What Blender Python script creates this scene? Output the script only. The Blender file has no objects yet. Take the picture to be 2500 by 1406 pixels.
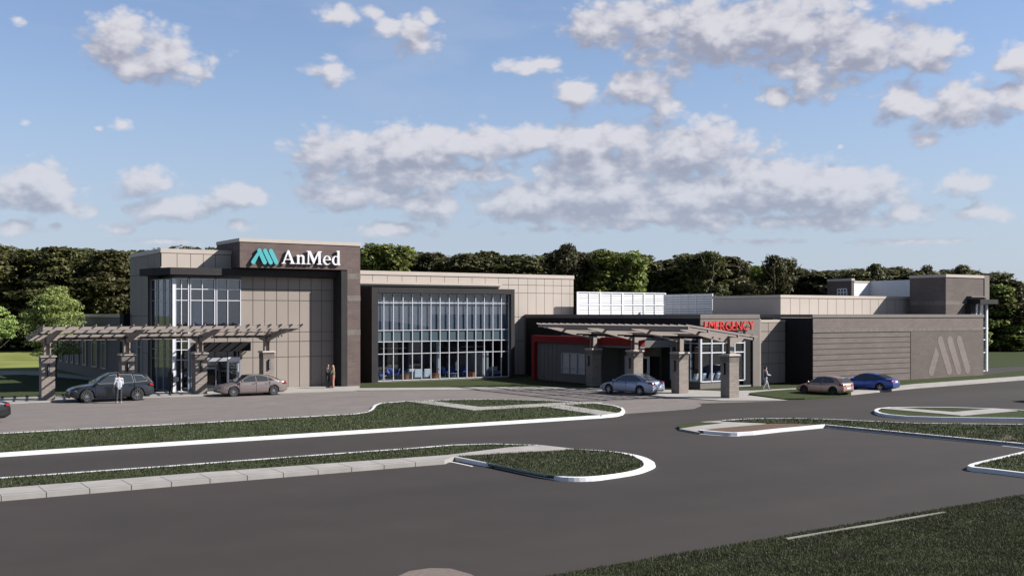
import bpy, bmesh, math, random
import numpy as np
from mathutils import Vector, Matrix
random.seed(7); rng = np.random.default_rng(7)
R = math.radians
sc = bpy.context.scene
COL = sc.collection

# ------------------------------------------------------------------ image pixels to site positions
# The camera stands 5.4 m up.  These turn image pixel positions into metres on the ground or on a wall.
TH = R(33.2); FO = 2633.0; HC = 5.4; PX0 = 1250.0; PY0 = 768.0
cT, sT = math.cos(TH), math.sin(TH)
def G(px, py, z=0.0):
    D = FO*(HC-z)/(py-PY0); u = (px-PX0)/FO
    return (D*(sT+u*cT), D*(cT-u*sT))
def AX(px, Y):
    u = (px-PX0)/FO; return Y*(sT+u*cT)/(cT-u*sT)
def AY(px, X):
    u = (px-PX0)/FO; return X*(cT-u*sT)/(sT+u*cT)
def AZ(px, py, Y):
    u = (px-PX0)/FO; return HC-(py-PY0)*Y/(cT-u*sT)/FO

# ------------------------------------------------------------------ materials
K0 = .78   # all paints and finishes share this albedo level
def newmat(name):
    m = bpy.data.materials.new(name); m.use_nodes = True
    nt = m.node_tree; b = nt.nodes['Principled BSDF']; return m, nt, b
def mat(name, col, rough=0.6, metal=0.0, var=0.08, scale=1.5, bump=0.0, bscale=30, spec=0.5, coat=0.0, detail=5, stretch=None):
    m, nt, b = newmat(name); N = nt.nodes; L = nt.links
    col = [c*K0 for c in col]
    b.inputs['Roughness'].default_value = rough; b.inputs['Metallic'].default_value = metal
    b.inputs['Specular IOR Level'].default_value = spec; b.inputs['Coat Weight'].default_value = coat
    tc = N.new('ShaderNodeTexCoord'); no = N.new('ShaderNodeTexNoise')
    no.inputs['Scale'].default_value = scale; no.inputs['Detail'].default_value = detail
    src = tc.outputs['Object']
    if stretch:
        mp = N.new('ShaderNodeMapping'); mp.inputs['Scale'].default_value = stretch
        L.new(src, mp.inputs[0]); src = mp.outputs[0]
    L.new(src, no.inputs['Vector'])
    cr = N.new('ShaderNodeValToRGB')
    cr.color_ramp.elements[0].position = .3; cr.color_ramp.elements[1].position = .7
    cr.color_ramp.elements[0].color = (*[c*(1-var) for c in col], 1)
    cr.color_ramp.elements[1].color = (*[min(1, c*(1+var)) for c in col], 1)
    L.new(no.outputs['Fac'], cr.inputs[0]); L.new(cr.outputs[0], b.inputs['Base Color'])
    if bump:
        n2 = N.new('ShaderNodeTexNoise'); n2.inputs['Scale'].default_value = bscale; n2.inputs['Detail'].default_value = 4
        L.new(tc.outputs['Object'], n2.inputs['Vector'])
        bp = N.new('ShaderNodeBump'); bp.inputs['Strength'].default_value = bump; bp.inputs['Distance'].default_value = .02
        L.new(n2.outputs['Fac'], bp.inputs['Height']); L.new(bp.outputs[0], b.inputs['Normal'])
    return m
def brickmat(name, c1, c2, mortar, bw=.6, rh=.2, ms=.012, soldier=False):
    m, nt, b = newmat(name); N = nt.nodes; L = nt.links
    c1, c2, mortar = [[q*K0 for q in c] for c in (c1, c2, mortar)]
    b.inputs['Roughness'].default_value = .85; b.inputs['Specular IOR Level'].default_value = .25
    tc = N.new('ShaderNodeTexCoord'); sp = N.new('ShaderNodeSeparateXYZ'); L.new(tc.outputs['Object'], sp.inputs[0])
    ad = N.new('ShaderNodeMath'); L.new(sp.outputs[0], ad.inputs[0]); L.new(sp.outputs[1], ad.inputs[1])
    cb = N.new('ShaderNodeCombineXYZ')
    if soldier: L.new(sp.outputs[2], cb.inputs[0]); L.new(ad.outputs[0], cb.inputs[1])
    else: L.new(ad.outputs[0], cb.inputs[0]); L.new(sp.outputs[2], cb.inputs[1])
    br = N.new('ShaderNodeTexBrick'); L.new(cb.outputs[0], br.inputs['Vector'])
    br.inputs['Color1'].default_value = (*c1, 1); br.inputs['Color2'].default_value = (*c2, 1); br.inputs['Mortar'].default_value = (*mortar, 1)
    br.inputs['Scale'].default_value = 1; br.inputs['Brick Width'].default_value = bw; br.inputs['Row Height'].default_value = rh
    br.inputs['Mortar Size'].default_value = ms; br.inputs['Mortar Smooth'].default_value = .3
    no = N.new('ShaderNodeTexNoise'); no.inputs['Scale'].default_value = .8; no.inputs['Detail'].default_value = 8
    L.new(tc.outputs['Object'], no.inputs['Vector'])
    mr = N.new('ShaderNodeMapRange'); mr.inputs['To Min'].default_value = .82; mr.inputs['To Max'].default_value = 1.16
    L.new(no.outputs['Fac'], mr.inputs[0])
    mx = N.new('ShaderNodeVectorMath'); mx.operation = 'SCALE'; L.new(br.outputs['Color'], mx.inputs[0]); L.new(mr.outputs[0], mx.inputs['Scale'])
    L.new(mx.outputs[0], b.inputs['Base Color'])
    bp = N.new('ShaderNodeBump'); bp.inputs['Strength'].default_value = .4; bp.inputs['Distance'].default_value = .01; bp.invert = True
    L.new(br.outputs['Fac'], bp.inputs['Height']); L.new(bp.outputs[0], b.inputs['Normal'])
    return m
def glassmat(name, tint, refl=.08, rough=.02, rcol=(1, 1, 1)):
    m = bpy.data.materials.new(name); m.use_nodes = True; nt = m.node_tree; N = nt.nodes; L = nt.links; N.clear()
    o = N.new('ShaderNodeOutputMaterial'); t = N.new('ShaderNodeBsdfTransparent'); g = N.new('ShaderNodeBsdfGlossy')
    t.inputs[0].default_value = (*tint, 1); g.inputs['Roughness'].default_value = rough; g.inputs['Color'].default_value = (*rcol, 1)
    lw = N.new('ShaderNodeLayerWeight'); lw.inputs[0].default_value = .5
    pw_ = N.new('ShaderNodeMath'); pw_.operation = 'POWER'; pw_.inputs[1].default_value = 4; L.new(lw.outputs['Facing'], pw_.inputs[0])
    ma = N.new('ShaderNodeMath'); ma.operation = 'MULTIPLY_ADD'; ma.inputs[1].default_value = .8; ma.inputs[2].default_value = refl; ma.use_clamp = True; L.new(pw_.outputs[0], ma.inputs[0])
    mi = N.new('ShaderNodeMixShader'); L.new(ma.outputs[0], mi.inputs[0]); L.new(t.outputs[0], mi.inputs[1]); L.new(g.outputs[0], mi.inputs[2])
    L.new(mi.outputs[0], o.inputs[0]); return m

def asphalt_mat():
    m, nt, b = newmat('asphalt'); N = nt.nodes; L = nt.links
    b.inputs['Roughness'].default_value = .88; b.inputs['Specular IOR Level'].default_value = .3
    tc = N.new('ShaderNodeTexCoord')
    def noise(s, d=6, st=None):
        n = N.new('ShaderNodeTexNoise'); n.inputs['Scale'].default_value = s; n.inputs['Detail'].default_value = d
        if st:
            mp = N.new('ShaderNodeMapping'); mp.inputs['Scale'].default_value = st; mp.inputs['Rotation'].default_value = (0, 0, R(8))
            L.new(tc.outputs['Object'], mp.inputs[0]); L.new(mp.outputs[0], n.inputs['Vector'])
        else: L.new(tc.outputs['Object'], n.inputs['Vector'])
        return n.outputs['Fac']
    def mr(x, a, c, f0=.3, f1=.7):
        r = N.new('ShaderNodeMapRange'); L.new(x, r.inputs[0]); r.inputs[1].default_value = f0; r.inputs[2].default_value = f1
        r.inputs[3].default_value = a; r.inputs[4].default_value = c; return r.outputs[0]
    def mul(a, c):
        r = N.new('ShaderNodeMath'); r.operation = 'MULTIPLY'; L.new(a, r.inputs[0]); L.new(c, r.inputs[1]); return r.outputs[0]
    f = mul(mr(noise(.05), .84, 1.12), mr(noise(.5), .92, 1.08)); f = mul(f, mr(noise(1, 3, (.012, .11, 1)), .93, 1.09, .42, .58))
    f = mul(f, mr(noise(1, 5, (.03, .35, 1)), .92, 1.08))          # faint wear along the lanes
    f = mul(f, mr(noise(45, 3), .78, 1.22, .25, .75))
    v = N.new('ShaderNodeVectorMath'); v.operation = 'SCALE'; v.inputs[0].default_value = (.0262, .0214, .0193); L.new(f, v.inputs['Scale'])
    L.new(v.outputs[0], b.inputs['Base Color'])
    bp = N.new('ShaderNodeBump'); bp.inputs['Strength'].default_value = .25; bp.inputs['Distance'].default_value = .01
    L.new(noise(60, 3), bp.inputs['Height']); L.new(bp.outputs[0], b.inputs['Normal'])
    return m
def paver_mat():
    m, nt, b = newmat('plaza_pavers'); N = nt.nodes; L = nt.links
    b.inputs['Roughness'].default_value = .85
    tc = N.new('ShaderNodeTexCoord')
    br = N.new('ShaderNodeTexBrick'); L.new(tc.outputs['Object'], br.inputs['Vector'])
    br.inputs['Color1'].default_value = (.205, .172, .156, 1); br.inputs['Color2'].default_value = (.16, .145, .14, 1); br.inputs['Mortar'].default_value = (.11, .10, .095, 1)
    br.inputs['Scale'].default_value = 1; br.inputs['Brick Width'].default_value = .6; br.inputs['Row Height'].default_value = .3; br.inputs['Mortar Size'].default_value = .01
    no = N.new('ShaderNodeTexNoise'); no.inputs['Scale'].default_value = .7; no.inputs['Detail'].default_value = 6
    mp = N.new('ShaderNodeMapping'); mp.inputs['Scale'].default_value = (.35, 1.2, 1); L.new(tc.outputs['Object'], mp.inputs[0]); L.new(mp.outputs[0], no.inputs['Vector'])
    mr = N.new('ShaderNodeMapRange'); mr.inputs[1].default_value = .3; mr.inputs[2].default_value = .7; mr.inputs[3].default_value = .57; mr.inputs[4].default_value = .72; L.new(no.outputs['Fac'], mr.inputs[0])
    v = N.new('ShaderNodeVectorMath'); v.operation = 'SCALE'; L.new(br.outputs['Color'], v.inputs[0]); L.new(mr.outputs[0], v.inputs['Scale']); L.new(v.outputs[0], b.inputs['Base Color'])
    return m
def slab_mat():
    m, nt, b = newmat('sidewalk_concrete'); N = nt.nodes; L = nt.links
    b.inputs['Roughness'].default_value = .85
    tc = N.new('ShaderNodeTexCoord'); no = N.new('ShaderNodeTexNoise'); no.inputs['Scale'].default_value = 1.2; no.inputs['Detail'].default_value = 8
    L.new(tc.outputs['Object'], no.inputs['Vector']); cr = N.new('ShaderNodeValToRGB')
    cr.color_ramp.elements[0].color = (.20, .19, .178, 1); cr.color_ramp.elements[1].color = (.26, .245, .232, 1)
    cr.color_ramp.elements[0].position = .3; cr.color_ramp.elements[1].position = .7
    L.new(no.outputs['Fac'], cr.inputs[0]); L.new(cr.outputs[0], b.inputs['Base Color']); return m
def leafmat(name, c0, c1, trans=.35):
    c0 = [q*K0 for q in c0]; c1 = [q*K0 for q in c1]
    m = bpy.data.materials.new(name); m.use_nodes = True; nt = m.node_tree; N = nt.nodes; L = nt.links; N.clear()
    o = N.new('ShaderNodeOutputMaterial'); d = N.new('ShaderNodeBsdfPrincipled'); t = N.new('ShaderNodeBsdfTranslucent'); mi = N.new('ShaderNodeMixShader')
    d.inputs['Roughness'].default_value = .6; d.inputs['Specular IOR Level'].default_value = .3
    g = N.new('ShaderNodeNewGeometry'); cr = N.new('ShaderNodeValToRGB'); L.new(g.outputs['Random Per Island'], cr.inputs[0])
    cr.color_ramp.elements[0].color = (*c0, 1); cr.color_ramp.elements[1].color = (*c1, 1)
    oi = N.new('ShaderNodeObjectInfo'); hv = N.new('ShaderNodeHueSaturation')
    mr = N.new('ShaderNodeMapRange'); mr.inputs[3].default_value = .7; mr.inputs[4].default_value = 1.35; L.new(oi.outputs['Random'], mr.inputs[0]); L.new(mr.outputs[0], hv.inputs['Value'])
    m2 = N.new('ShaderNodeMapRange'); m2.inputs[3].default_value = .475; m2.inputs[4].default_value = .51; L.new(oi.outputs['Random'], m2.inputs[0]); L.new(m2.outputs[0], hv.inputs['Hue'])
    L.new(cr.outputs[0], hv.inputs['Color']); L.new(hv.outputs[0], d.inputs['Base Color']); L.new(hv.outputs[0], t.inputs[0])
    mi.inputs[0].default_value = trans; L.new(d.outputs[0], mi.inputs[1]); L.new(t.outputs[0], mi.inputs[2]); L.new(mi.outputs[0], o.inputs[0]); return m

M = {}
M['asphalt'] = asphalt_mat(); M['paver'] = paver_mat(); M['slab'] = slab_mat()
M['kerb'] = mat('white_kerb_paint', (.66, .66, .68), .6, var=.05, scale=2)
M['kerbc'] = mat('kerb_concrete', (.30, .285, .26), .85, var=.1, scale=3)
M['grass'] = mat('lawn_grass', (.040, .052, .020), .95, var=.45, scale=9, detail=12, bump=.6, bscale=40, spec=.1)
M['meadow'] = mat('meadow_grass', (.17, .19, .055), .95, var=.3, scale=.12, detail=10, spec=.1)
M['blade'] = leafmat('grass_blades', (.032, .040, .016), (.066, .076, .036), .25)
M['mulch'] = mat('mulch', (.12, .085, .065), .95, var=.3, scale=14, detail=10, bump=.5, spec=.1)
M['joint'] = mat('dark_joint', (.02, .02, .02), .9)
M['panelt'] = mat('tan_wall_panels', (.265, .228, .20), .7, spec=.25, var=.04, scale=.6)
M['panel'] = mat('beige_wall_panels', (.40, .35, .31), .7, spec=.25, var=.035, scale=.6)
M['panelb'] = mat('panel_backing', (.09, .08, .075), .8)
M['panelg'] = mat('grey_wall_panels', (.125, .122, .122), .7, spec=.2, var=.04, scale=.6)
M['cap'] = mat('beige_parapet_cap', (.42, .365, .32), .5, var=.04, scale=1)
M['stucco'] = mat('taupe_stucco', (.150, .131, .118), .85, var=.06, scale=2, bump=.15, bscale=60)
M['brick'] = brickmat('dark_brick', (.135, .098, .09), (.105, .078, .072), (.14, .112, .104))
M['brickr'] = brickmat('taupe_brick', (.162, .133, .120), (.140, .115, .104), (.118, .10, .092))
M['brickm'] = brickmat('umber_brick', (.128, .106, .096), (.112, .093, .085), (.098, .083, .077))
M['brickl'] = brickmat('pale_brick', (.205, .172, .157), (.185, .155, .142), (.155, .132, .122))
M['bricks'] = brickmat('soldier_brick', (.17, .145, .13), (.13, .11, .1), (.20, .175, .16), soldier=True)
M['brickp'] = brickmat('pier_brick', (.27, .235, .205), (.22, .19, .168), (.15, .13, .12), bw=.4, rh=.12)
M['metal'] = mat('charcoal_metal', (.034, .032, .033), .75, spec=.15, var=.1, scale=2)
M['cladding'] = mat('shade_toned_black_cladding', (.022, .021, .024), .8, spec=.1, var=.1)  # dark cladding, darkened further so the colour carries west-wall shade
M['black'] = mat('black_metal_and_shade', (.008, .008, .009), .75, spec=.15, var=.1)
M['beam'] = mat('taupe_painted_steel', (.235, .198, .176), .7, var=.04)
M['alu'] = mat('white_mullion', (.66, .67, .71), .4, var=.03)
M['alug'] = mat('grey_mullion', (.30, .31, .34), .4, var=.03)
M['red'] = mat('red_metal_band', (.19, .013, .015), .7, spec=.15, var=.05)
M['redl'] = mat('red_letters', (.66, .055, .045), .6, spec=.2, var=.03)
M['whitel'] = mat('white_letters', (.72, .72, .76), .45, var=.02)
M['teal'] = mat('teal_letters', (.06, .36, .385), .45, var=.05)
M['white'] = mat('white_wall', (.74, .74, .77), .6, var=.02)
M['louvre'] = mat('white_louvre', (.80, .81, .84), .5, var=.04, scale=3)
M['roof'] = mat('roof_membrane', (.45, .44, .43), .8, var=.1, scale=.4)
M['blindw'] = mat('grey_roller_blind', (.185, .19, .215), .8, var=.05, scale=.4)
M['drywall'] = mat('lobby_wall', (.42, .40, .39), .8, var=.03)
M['dwall'] = mat('lobby_dark_wall', (.07, .075, .08), .8, var=.05)
M['floor'] = mat('lobby_floor', (.34, .34, .36), .4, var=.06)
M['upwall'] = mat('upper_room_wall', (.25, .25, .275), .8, var=.04, scale=.5)
M['spandrel'] = mat('teal_spandrel_glass', (.07, .10, .12), .12, var=.06, scale=.5, spec=.6)
M['glass'] = glassmat('clear_glass', (.80, .84, .88), .05)
M['glassb'] = glassmat('blue_glass', (.66, .72, .80), .10)
M['door'] = mat('white_door', (.7, .7, .75), .5)
M['blue'] = mat('blue_fabric', (.03, .08, .40), .6); M['wfab'] = mat('white_leather', (.75, .75, .76), .5)
M['copper'] = mat('copper_table', (.42, .14, .06), .45, var=.1); M['dwood'] = mat('dark_wood', (.07, .04, .03), .6)
M['trunk'] = mat('bark', (.09, .07, .05), .9, var=.3, scale=6)
M['forest'] = leafmat('forest_leaves', (.028, .032, .011), (.118, .118, .038), .3)
M['forestl'] = leafmat('forest_leaves_light', (.05, .07, .014), (.19, .22, .05), .35)
M['leaf'] = leafmat('young_tree_leaves', (.13, .20, .045), (.42, .52, .17), .45)
M['tyre'] = mat('tyre_rubber', (.012, .012, .012), .8); M['rim'] = mat('alloy_rim', (.5, .5, .52), .3, metal=.9, var=.03)
M['rimd'] = mat('dark_rim', (.06, .06, .065), .35, metal=.6)
M['cglass'] = mat('car_glass', (.035, .042, .045), .06, var=.05, spec=.9)
M['dglass'] = mat('dark_window_glass', (.03, .034, .042), .35, var=.05, spec=.08); M['plastic'] = mat('black_plastic', (.012, .012, .013), .55); M['hl'] = mat('headlight', (.22, .23, .25), .12, spec=.9)
M['tl'] = mat('tail_light', (.30, .012, .015), .15, spec=.8); M['plate'] = mat('number_plate', (.7, .7, .7), .5)

# ------------------------------------------------------------------ object helpers
def tag(o, label=None, cat=None, group=None, kind=None):
    if label: o['label'] = label
    if cat: o['category'] = cat
    if group: o['group'] = group
    if kind: o['kind'] = kind
    return o
def thing(name, label, cat, loc=(0, 0, 0), rz=0, group=None):
    o = bpy.data.objects.new(name, None); COL.objects.link(o); o.location = loc; o.rotation_euler = (0, 0, rz)
    o.empty_display_size = .3
    return tag(o, label, cat, group)
def copy_tree(o, parent=None):
    c = o.copy(); COL.objects.link(c)
    if parent: c.parent = parent
    for ch in list(o.children): copy_tree(ch, c)
    return c
class MB:
    def __init__(s): s.v = []; s.f = []
    def add(s, vs, fs):
        n = len(s.v); s.v += [tuple(p) for p in vs]; s.f += [tuple(i+n for i in f) for f in fs]; return s
    def box(s, x0, y0, z0, x1, y1, z1):
        x0, x1 = sorted((x0, x1)); y0, y1 = sorted((y0, y1)); z0, z1 = sorted((z0, z1))
        return s.add([(x0,y0,z0),(x1,y0,z0),(x1,y1,z0),(x0,y1,z0),(x0,y0,z1),(x1,y0,z1),(x1,y1,z1),(x0,y1,z1)],
                     [(0,3,2,1),(4,5,6,7),(0,1,5,4),(1,2,6,5),(2,3,7,6),(3,0,4,7)])
    def prism(s, pts, z0, z1, cap=True):
        n = len(pts); a = sum(pts[i][0]*pts[(i+1) % n][1]-pts[(i+1) % n][0]*pts[i][1] for i in range(n))
        if a < 0: pts = pts[::-1]
        vs = [(p[0], p[1], z0) for p in pts]+[(p[0], p[1], z1) for p in pts]
        fs = [(i, (i+1) % n, n+(i+1) % n, n+i) for i in range(n)]+[tuple(range(n, 2*n))]
        if cap: fs.append(tuple(range(n))[::-1])
        return s.add(vs, fs)
    def sheet(s, pts, z):
        n = len(pts); a = sum(pts[i][0]*pts[(i+1) % n][1]-pts[(i+1) % n][0]*pts[i][1] for i in range(n))
        if a < 0: pts = pts[::-1]
        return s.add([(p[0], p[1], z) for p in pts], [tuple(range(n))])
    def slab(s, pts, d):   # planar polygon (3D points) given thickness vector d
        n = len(pts); vs = [Vector(p) for p in pts]+[Vector(p)+Vector(d) for p in pts]
        return s.add(vs, [tuple(range(n)), tuple(range(2*n-1, n-1, -1))]+[(i, n+i, n+(i+1) % n, (i+1) % n) for i in range(n)])
    def bar(s, p0, p1, w, h, up=(0, 0, 1)):
        p0, p1 = Vector(p0), Vector(p1); d = (p1-p0).normalized(); u = Vector(up)
        sd = d.cross(u)
        if sd.length < 1e-4: sd = d.cross(Vector((1, 0, 0)))
        sd.normalize(); u = sd.cross(d).normalized(); a, b = sd*w/2, u*h/2
        vs = [p0-a-b, p0+a-b, p0+a+b, p0-a+b, p1-a-b, p1+a-b, p1+a+b, p1-a+b]
        return s.add(vs, [(0,1,2,3),(7,6,5,4),(0,4,5,1),(1,5,6,2),(2,6,7,3),(3,7,4,0)])
    def tube(s, p0, p1, r0, r1=None, n=12, caps=True):
        p0, p1 = Vector(p0), Vector(p1); r1 = r0 if r1 is None else r1; d = (p1-p0).normalized()
        a = d.orthogonal().normalized(); b = d.cross(a); vs = []
        for p, r in ((p0, r0), (p1, r1)):
            for i in range(n):
                t = 2*math.pi*i/n; vs.append(p+a*(r*math.cos(t))+b*(r*math.sin(t)))
        fs = [(i, (i+1) % n, n+(i+1) % n, n+i) for i in range(n)]
        if caps: fs += [tuple(range(n))[::-1], tuple(range(n, 2*n))]
        return s.add(vs, fs)
    def ball(s, c, r, n=10, m=7):
        c = Vector(c); r = Vector(r) if hasattr(r, '__len__') else Vector((r, r, r)); vs = [c+Vector((0, 0, r.z))]
        for j in range(1, m):
            ph = math.pi*j/m
            for i in range(n):
                t = 2*math.pi*i/n; vs.append(c+Vector((r.x*math.sin(ph)*math.cos(t), r.y*math.sin(ph)*math.sin(t), r.z*math.cos(ph))))
        vs.append(c-Vector((0, 0, r.z))); fs = [(0, 1+i, 1+(i+1) % n) for i in range(n)]
        for j in range(m-2):
            for i in range(n): fs.append((1+j*n+i, 1+(j+1)*n+i, 1+(j+1)*n+(i+1) % n, 1+j*n+(i+1) % n))
        k = len(vs)-1; o = 1+(m-2)*n; fs += [(k, o+(i+1) % n, o+i) for i in range(n)]
        return s.add(vs, fs)
    def grid(s, rows):
        n = len(rows[0]); vs = [p for r in rows for p in r]; fs = []
        for j in range(len(rows)-1):
            for i in range(n-1): fs.append((j*n+i, j*n+i+1, (j+1)*n+i+1, (j+1)*n+i))
        return s.add(vs, fs)
    def build(s, name, m, parent=None, world=True, smooth=False, bevel=0, fixn=False):
        off = Vector((0, 0, 0))
        if world:
            p = parent
            while p: off += p.location; p = p.parent
        me = bpy.data.meshes.new(name); me.from_pydata([tuple(Vector(v)-off) for v in s.v], [], s.f)
        me.validate(); me.update()
        if fixn:
            bm = bmesh.new(); bm.from_mesh(me); bmesh.ops.remove_doubles(bm, verts=bm.verts, dist=1e-5); bmesh.ops.recalc_face_normals(bm, faces=bm.faces); bm.to_mesh(me); bm.free()
        if smooth: me.polygons.foreach_set('use_smooth', [True]*len(me.polygons))
        o = bpy.data.objects.new(name, me); COL.objects.link(o)
        if m: me.materials.append(m if not isinstance(m, str) else M[m])
        if parent: o.parent = parent
        if bevel:
            b = o.modifiers.new('bevel', 'BEVEL'); b.width = bevel; b.segments = 2; b.limit_method = 'ANGLE'
        return o
def part(name, m, parent, fn, **k):
    b = MB(); fn(b); return b.build(name, m, parent, **k)
def boxp(name, m, parent, *bs, **k):
    b = MB()
    for x in bs: b.box(*x)
    return b.build(name, m, parent, **k)

def each(name, m, parent, *bs, **k):
    for x in bs: boxp(name, m, parent, x, **k)

# ------------------------------------------------------------------ camera, sun, sky
cam = bpy.data.cameras.new('camera'); co = bpy.data.objects.new('camera', cam); COL.objects.link(co)
co.location = (0, 0, HC); co.rotation_euler = (R(90), 0, -TH); cam.sensor_width = 36; cam.lens = 36*FO/2500
cam.shift_y = (PY0-703)/2500; cam.clip_end = 6000; sc.camera = co
sd = Vector((1.40, -1.0, 1.20)).normalized()
EL = math.asin(sd.z)
sl = bpy.data.lights.new('sun', 'SUN'); sl.energy = 5.0; sl.angle = R(.5); sl.color = (1, .955, .90)
so = bpy.data.objects.new('sun', sl); COL.objects.link(so); so.rotation_euler = sd.to_track_quat('Z', 'Y').to_euler(); so.location = (60, -40, 60)

w = bpy.data.worlds.new('World'); sc.world = w; w.use_nodes = True
nt = w.node_tree; N = nt.nodes; L = nt.links; N.clear()
def nd(tree, t, **k):
    n = tree.nodes.new(t)
    for a, b in k.items(): setattr(n, a, b)
    return n
grp = bpy.data.node_groups.new('cloud_field', 'ShaderNodeTree')
grp.interface.new_socket('P', in_out='INPUT', socket_type='NodeSocketVector')
grp.interface.new_socket('F', in_out='OUTPUT', socket_type='NodeSocketFloat')
grp.interface.new_socket('B', in_out='OUTPUT', socket_type='NodeSocketFloat')
gi = grp.nodes.new('NodeGroupInput'); go = grp.nodes.new('NodeGroupOutput'); GL = grp.links
def azel(px, py):
    u = (px-PX0)/FO; v = (PY0-py)/FO
    d = Vector((sT+u*cT, cT-u*sT, v)).normalized()
    return math.atan2(d.x, d.y), math.asin(d.z)
BL = [(290,95,95,62,1),(400,140,125,62,1),(330,165,120,40,.8),(480,170,55,40,.8),(830,40,75,32,.7),(945,70,60,40,.8),(1010,90,70,50,.9),(905,30,50,28,.6),(1050,45,35,35,.6),
 (805,175,58,38,.9),(1300,160,78,26,.9),(1450,75,100,48,1),(1600,60,150,75,1),(1750,80,190,85,1.1),(1950,70,190,90,1.1),(2120,110,160,80,1.05),(2260,120,95,70,1),(1960,160,80,60,.9),(1640,130,110,35,.8),
 (1890,235,58,40,.8),(1990,205,70,55,.9),(2240,2,110,26,.8),(2475,150,55,48,.9),(2200,245,90,55,1),(2340,255,160,55,1.05),(2480,240,90,50,1),
 (1410,230,70,45,.9),(1560,225,95,50,.95),(1620,270,60,60,.85),(860,375,130,60,1.05),(1000,365,150,60,1.05),(1150,350,120,48,1),(1290,345,140,45,1),(1420,360,120,60,1.05),(1560,345,130,42,1),(1700,375,180,70,1.1),(1800,400,110,48,.9),(1000,430,260,42,.8),(1480,410,260,45,.9),
 (880,480,160,35,.8),(1040,500,110,38,.75),(1300,490,150,50,.9),(1480,475,170,55,.95),(1700,475,200,55,1),(1900,465,170,60,1),(2060,480,140,55,.9),(1600,530,420,30,.75),(1950,540,300,28,.7),
 (100,465,85,58,.95),(40,470,80,45,.8),(150,510,95,28,.7),(360,445,72,42,.85),(440,505,120,32,.8),(580,480,62,36,.8),(40,555,75,25,.6),(300,308,38,24,.65),(240,315,22,12,.4),
 (2260,345,48,28,.7),(2350,450,70,34,.75),(2400,520,120,24,.6),(2200,520,120,28,.6),(280,560,60,20,.5),(590,550,60,22,.5),(950,560,150,24,.55),(1330,560,160,20,.5),(2250,590,260,14,.45),(1850,590,150,14,.45),(40,50,40,25,.4),(2050,360,16,12,.45),(140,550,40,16,.45),(400,590,160,12,.4),(60,300,30,20,.3)]
last = None
for (bx, by, rx, ry, wt) in BL:
    wt += .22 if by > 420 else (.12 if wt < .8 else 0)
    if by > 420: ry *= 1.15
    a, e = azel(bx, by)
    s1 = nd(grp, 'ShaderNodeVectorMath', operation='SUBTRACT'); GL.new(gi.outputs[0], s1.inputs[0]); s1.inputs[1].default_value = (a, e, 0)
    kk = 1.0+((bx-PX0)/FO)**2
    s2 = nd(grp, 'ShaderNodeVectorMath', operation='MULTIPLY'); GL.new(s1.outputs[0], s2.inputs[0]); s2.inputs[1].default_value = (FO*kk/(rx*1.20), FO*kk**.5/(ry*1.20), 0)
    s3 = nd(grp, 'ShaderNodeVectorMath', operation='LENGTH'); GL.new(s2.outputs[0], s3.inputs[0])
    m1 = nd(grp, 'ShaderNodeMath', operation='SUBTRACT'); m1.inputs[0].default_value = wt; GL.new(s3.outputs['Value'], m1.inputs[1])
    if last is None: last = m1.outputs[0]
    else:
        m2 = nd(grp, 'ShaderNodeMath', operation='SMOOTH_MAX'); GL.new(last, m2.inputs[0]); GL.new(m1.outputs[0], m2.inputs[1]); m2.inputs[2].default_value = .12; last = m2.outputs[0]
mx = nd(grp, 'ShaderNodeMath', operation='MAXIMUM'); GL.new(last, mx.inputs[0]); mx.inputs[1].default_value = -1.2
mp = nd(grp, 'ShaderNodeVectorMath', operation='MULTIPLY'); GL.new(gi.outputs[0], mp.inputs[0]); mp.inputs[1].default_value = (1, 1.55, 1)
n1 = nd(grp, 'ShaderNodeTexNoise', noise_dimensions='2D'); n1.inputs['Scale'].default_value = 19; n1.inputs['Detail'].default_value = 7; n1.inputs['Roughness'].default_value = .50; n1.inputs['Distortion'].default_value = .35; GL.new(mp.outputs[0], n1.inputs['Vector'])
vo = nd(grp, 'ShaderNodeTexVoronoi', feature='F1', voronoi_dimensions='2D'); vo.inputs['Scale'].default_value = 46; vo.inputs['Detail'].default_value = 2; vo.inputs['Roughness'].default_value = .5
vd = nd(grp, 'ShaderNodeVectorMath', operation='MULTIPLY_ADD'); GL.new(n1.outputs['Color'], vd.inputs[0]); vd.inputs[1].default_value = (.02, .02, 0); GL.new(mp.outputs[0], vd.inputs[2]); GL.new(vd.outputs[0], vo.inputs['Vector'])
a1 = nd(grp, 'ShaderNodeMath', operation='MULTIPLY_ADD'); GL.new(n1.outputs['Fac'], a1.inputs[0]); a1.inputs[1].default_value = 1.05; GL.new(mx.outputs[0], a1.inputs[2])
a2 = nd(grp, 'ShaderNodeMath', operation='MULTIPLY_ADD'); GL.new(vo.outputs['Distance'], a2.inputs[0]); a2.inputs[1].default_value = -.50; GL.new(a1.outputs[0], a2.inputs[2])
a3 = nd(grp, 'ShaderNodeMath', operation='SUBTRACT'); GL.new(a2.outputs[0], a3.inputs[0]); a3.inputs[1].default_value = .26
GL.new(a3.outputs[0], go.inputs[0]); GL.new(mx.outputs[0], go.inputs[1])

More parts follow.
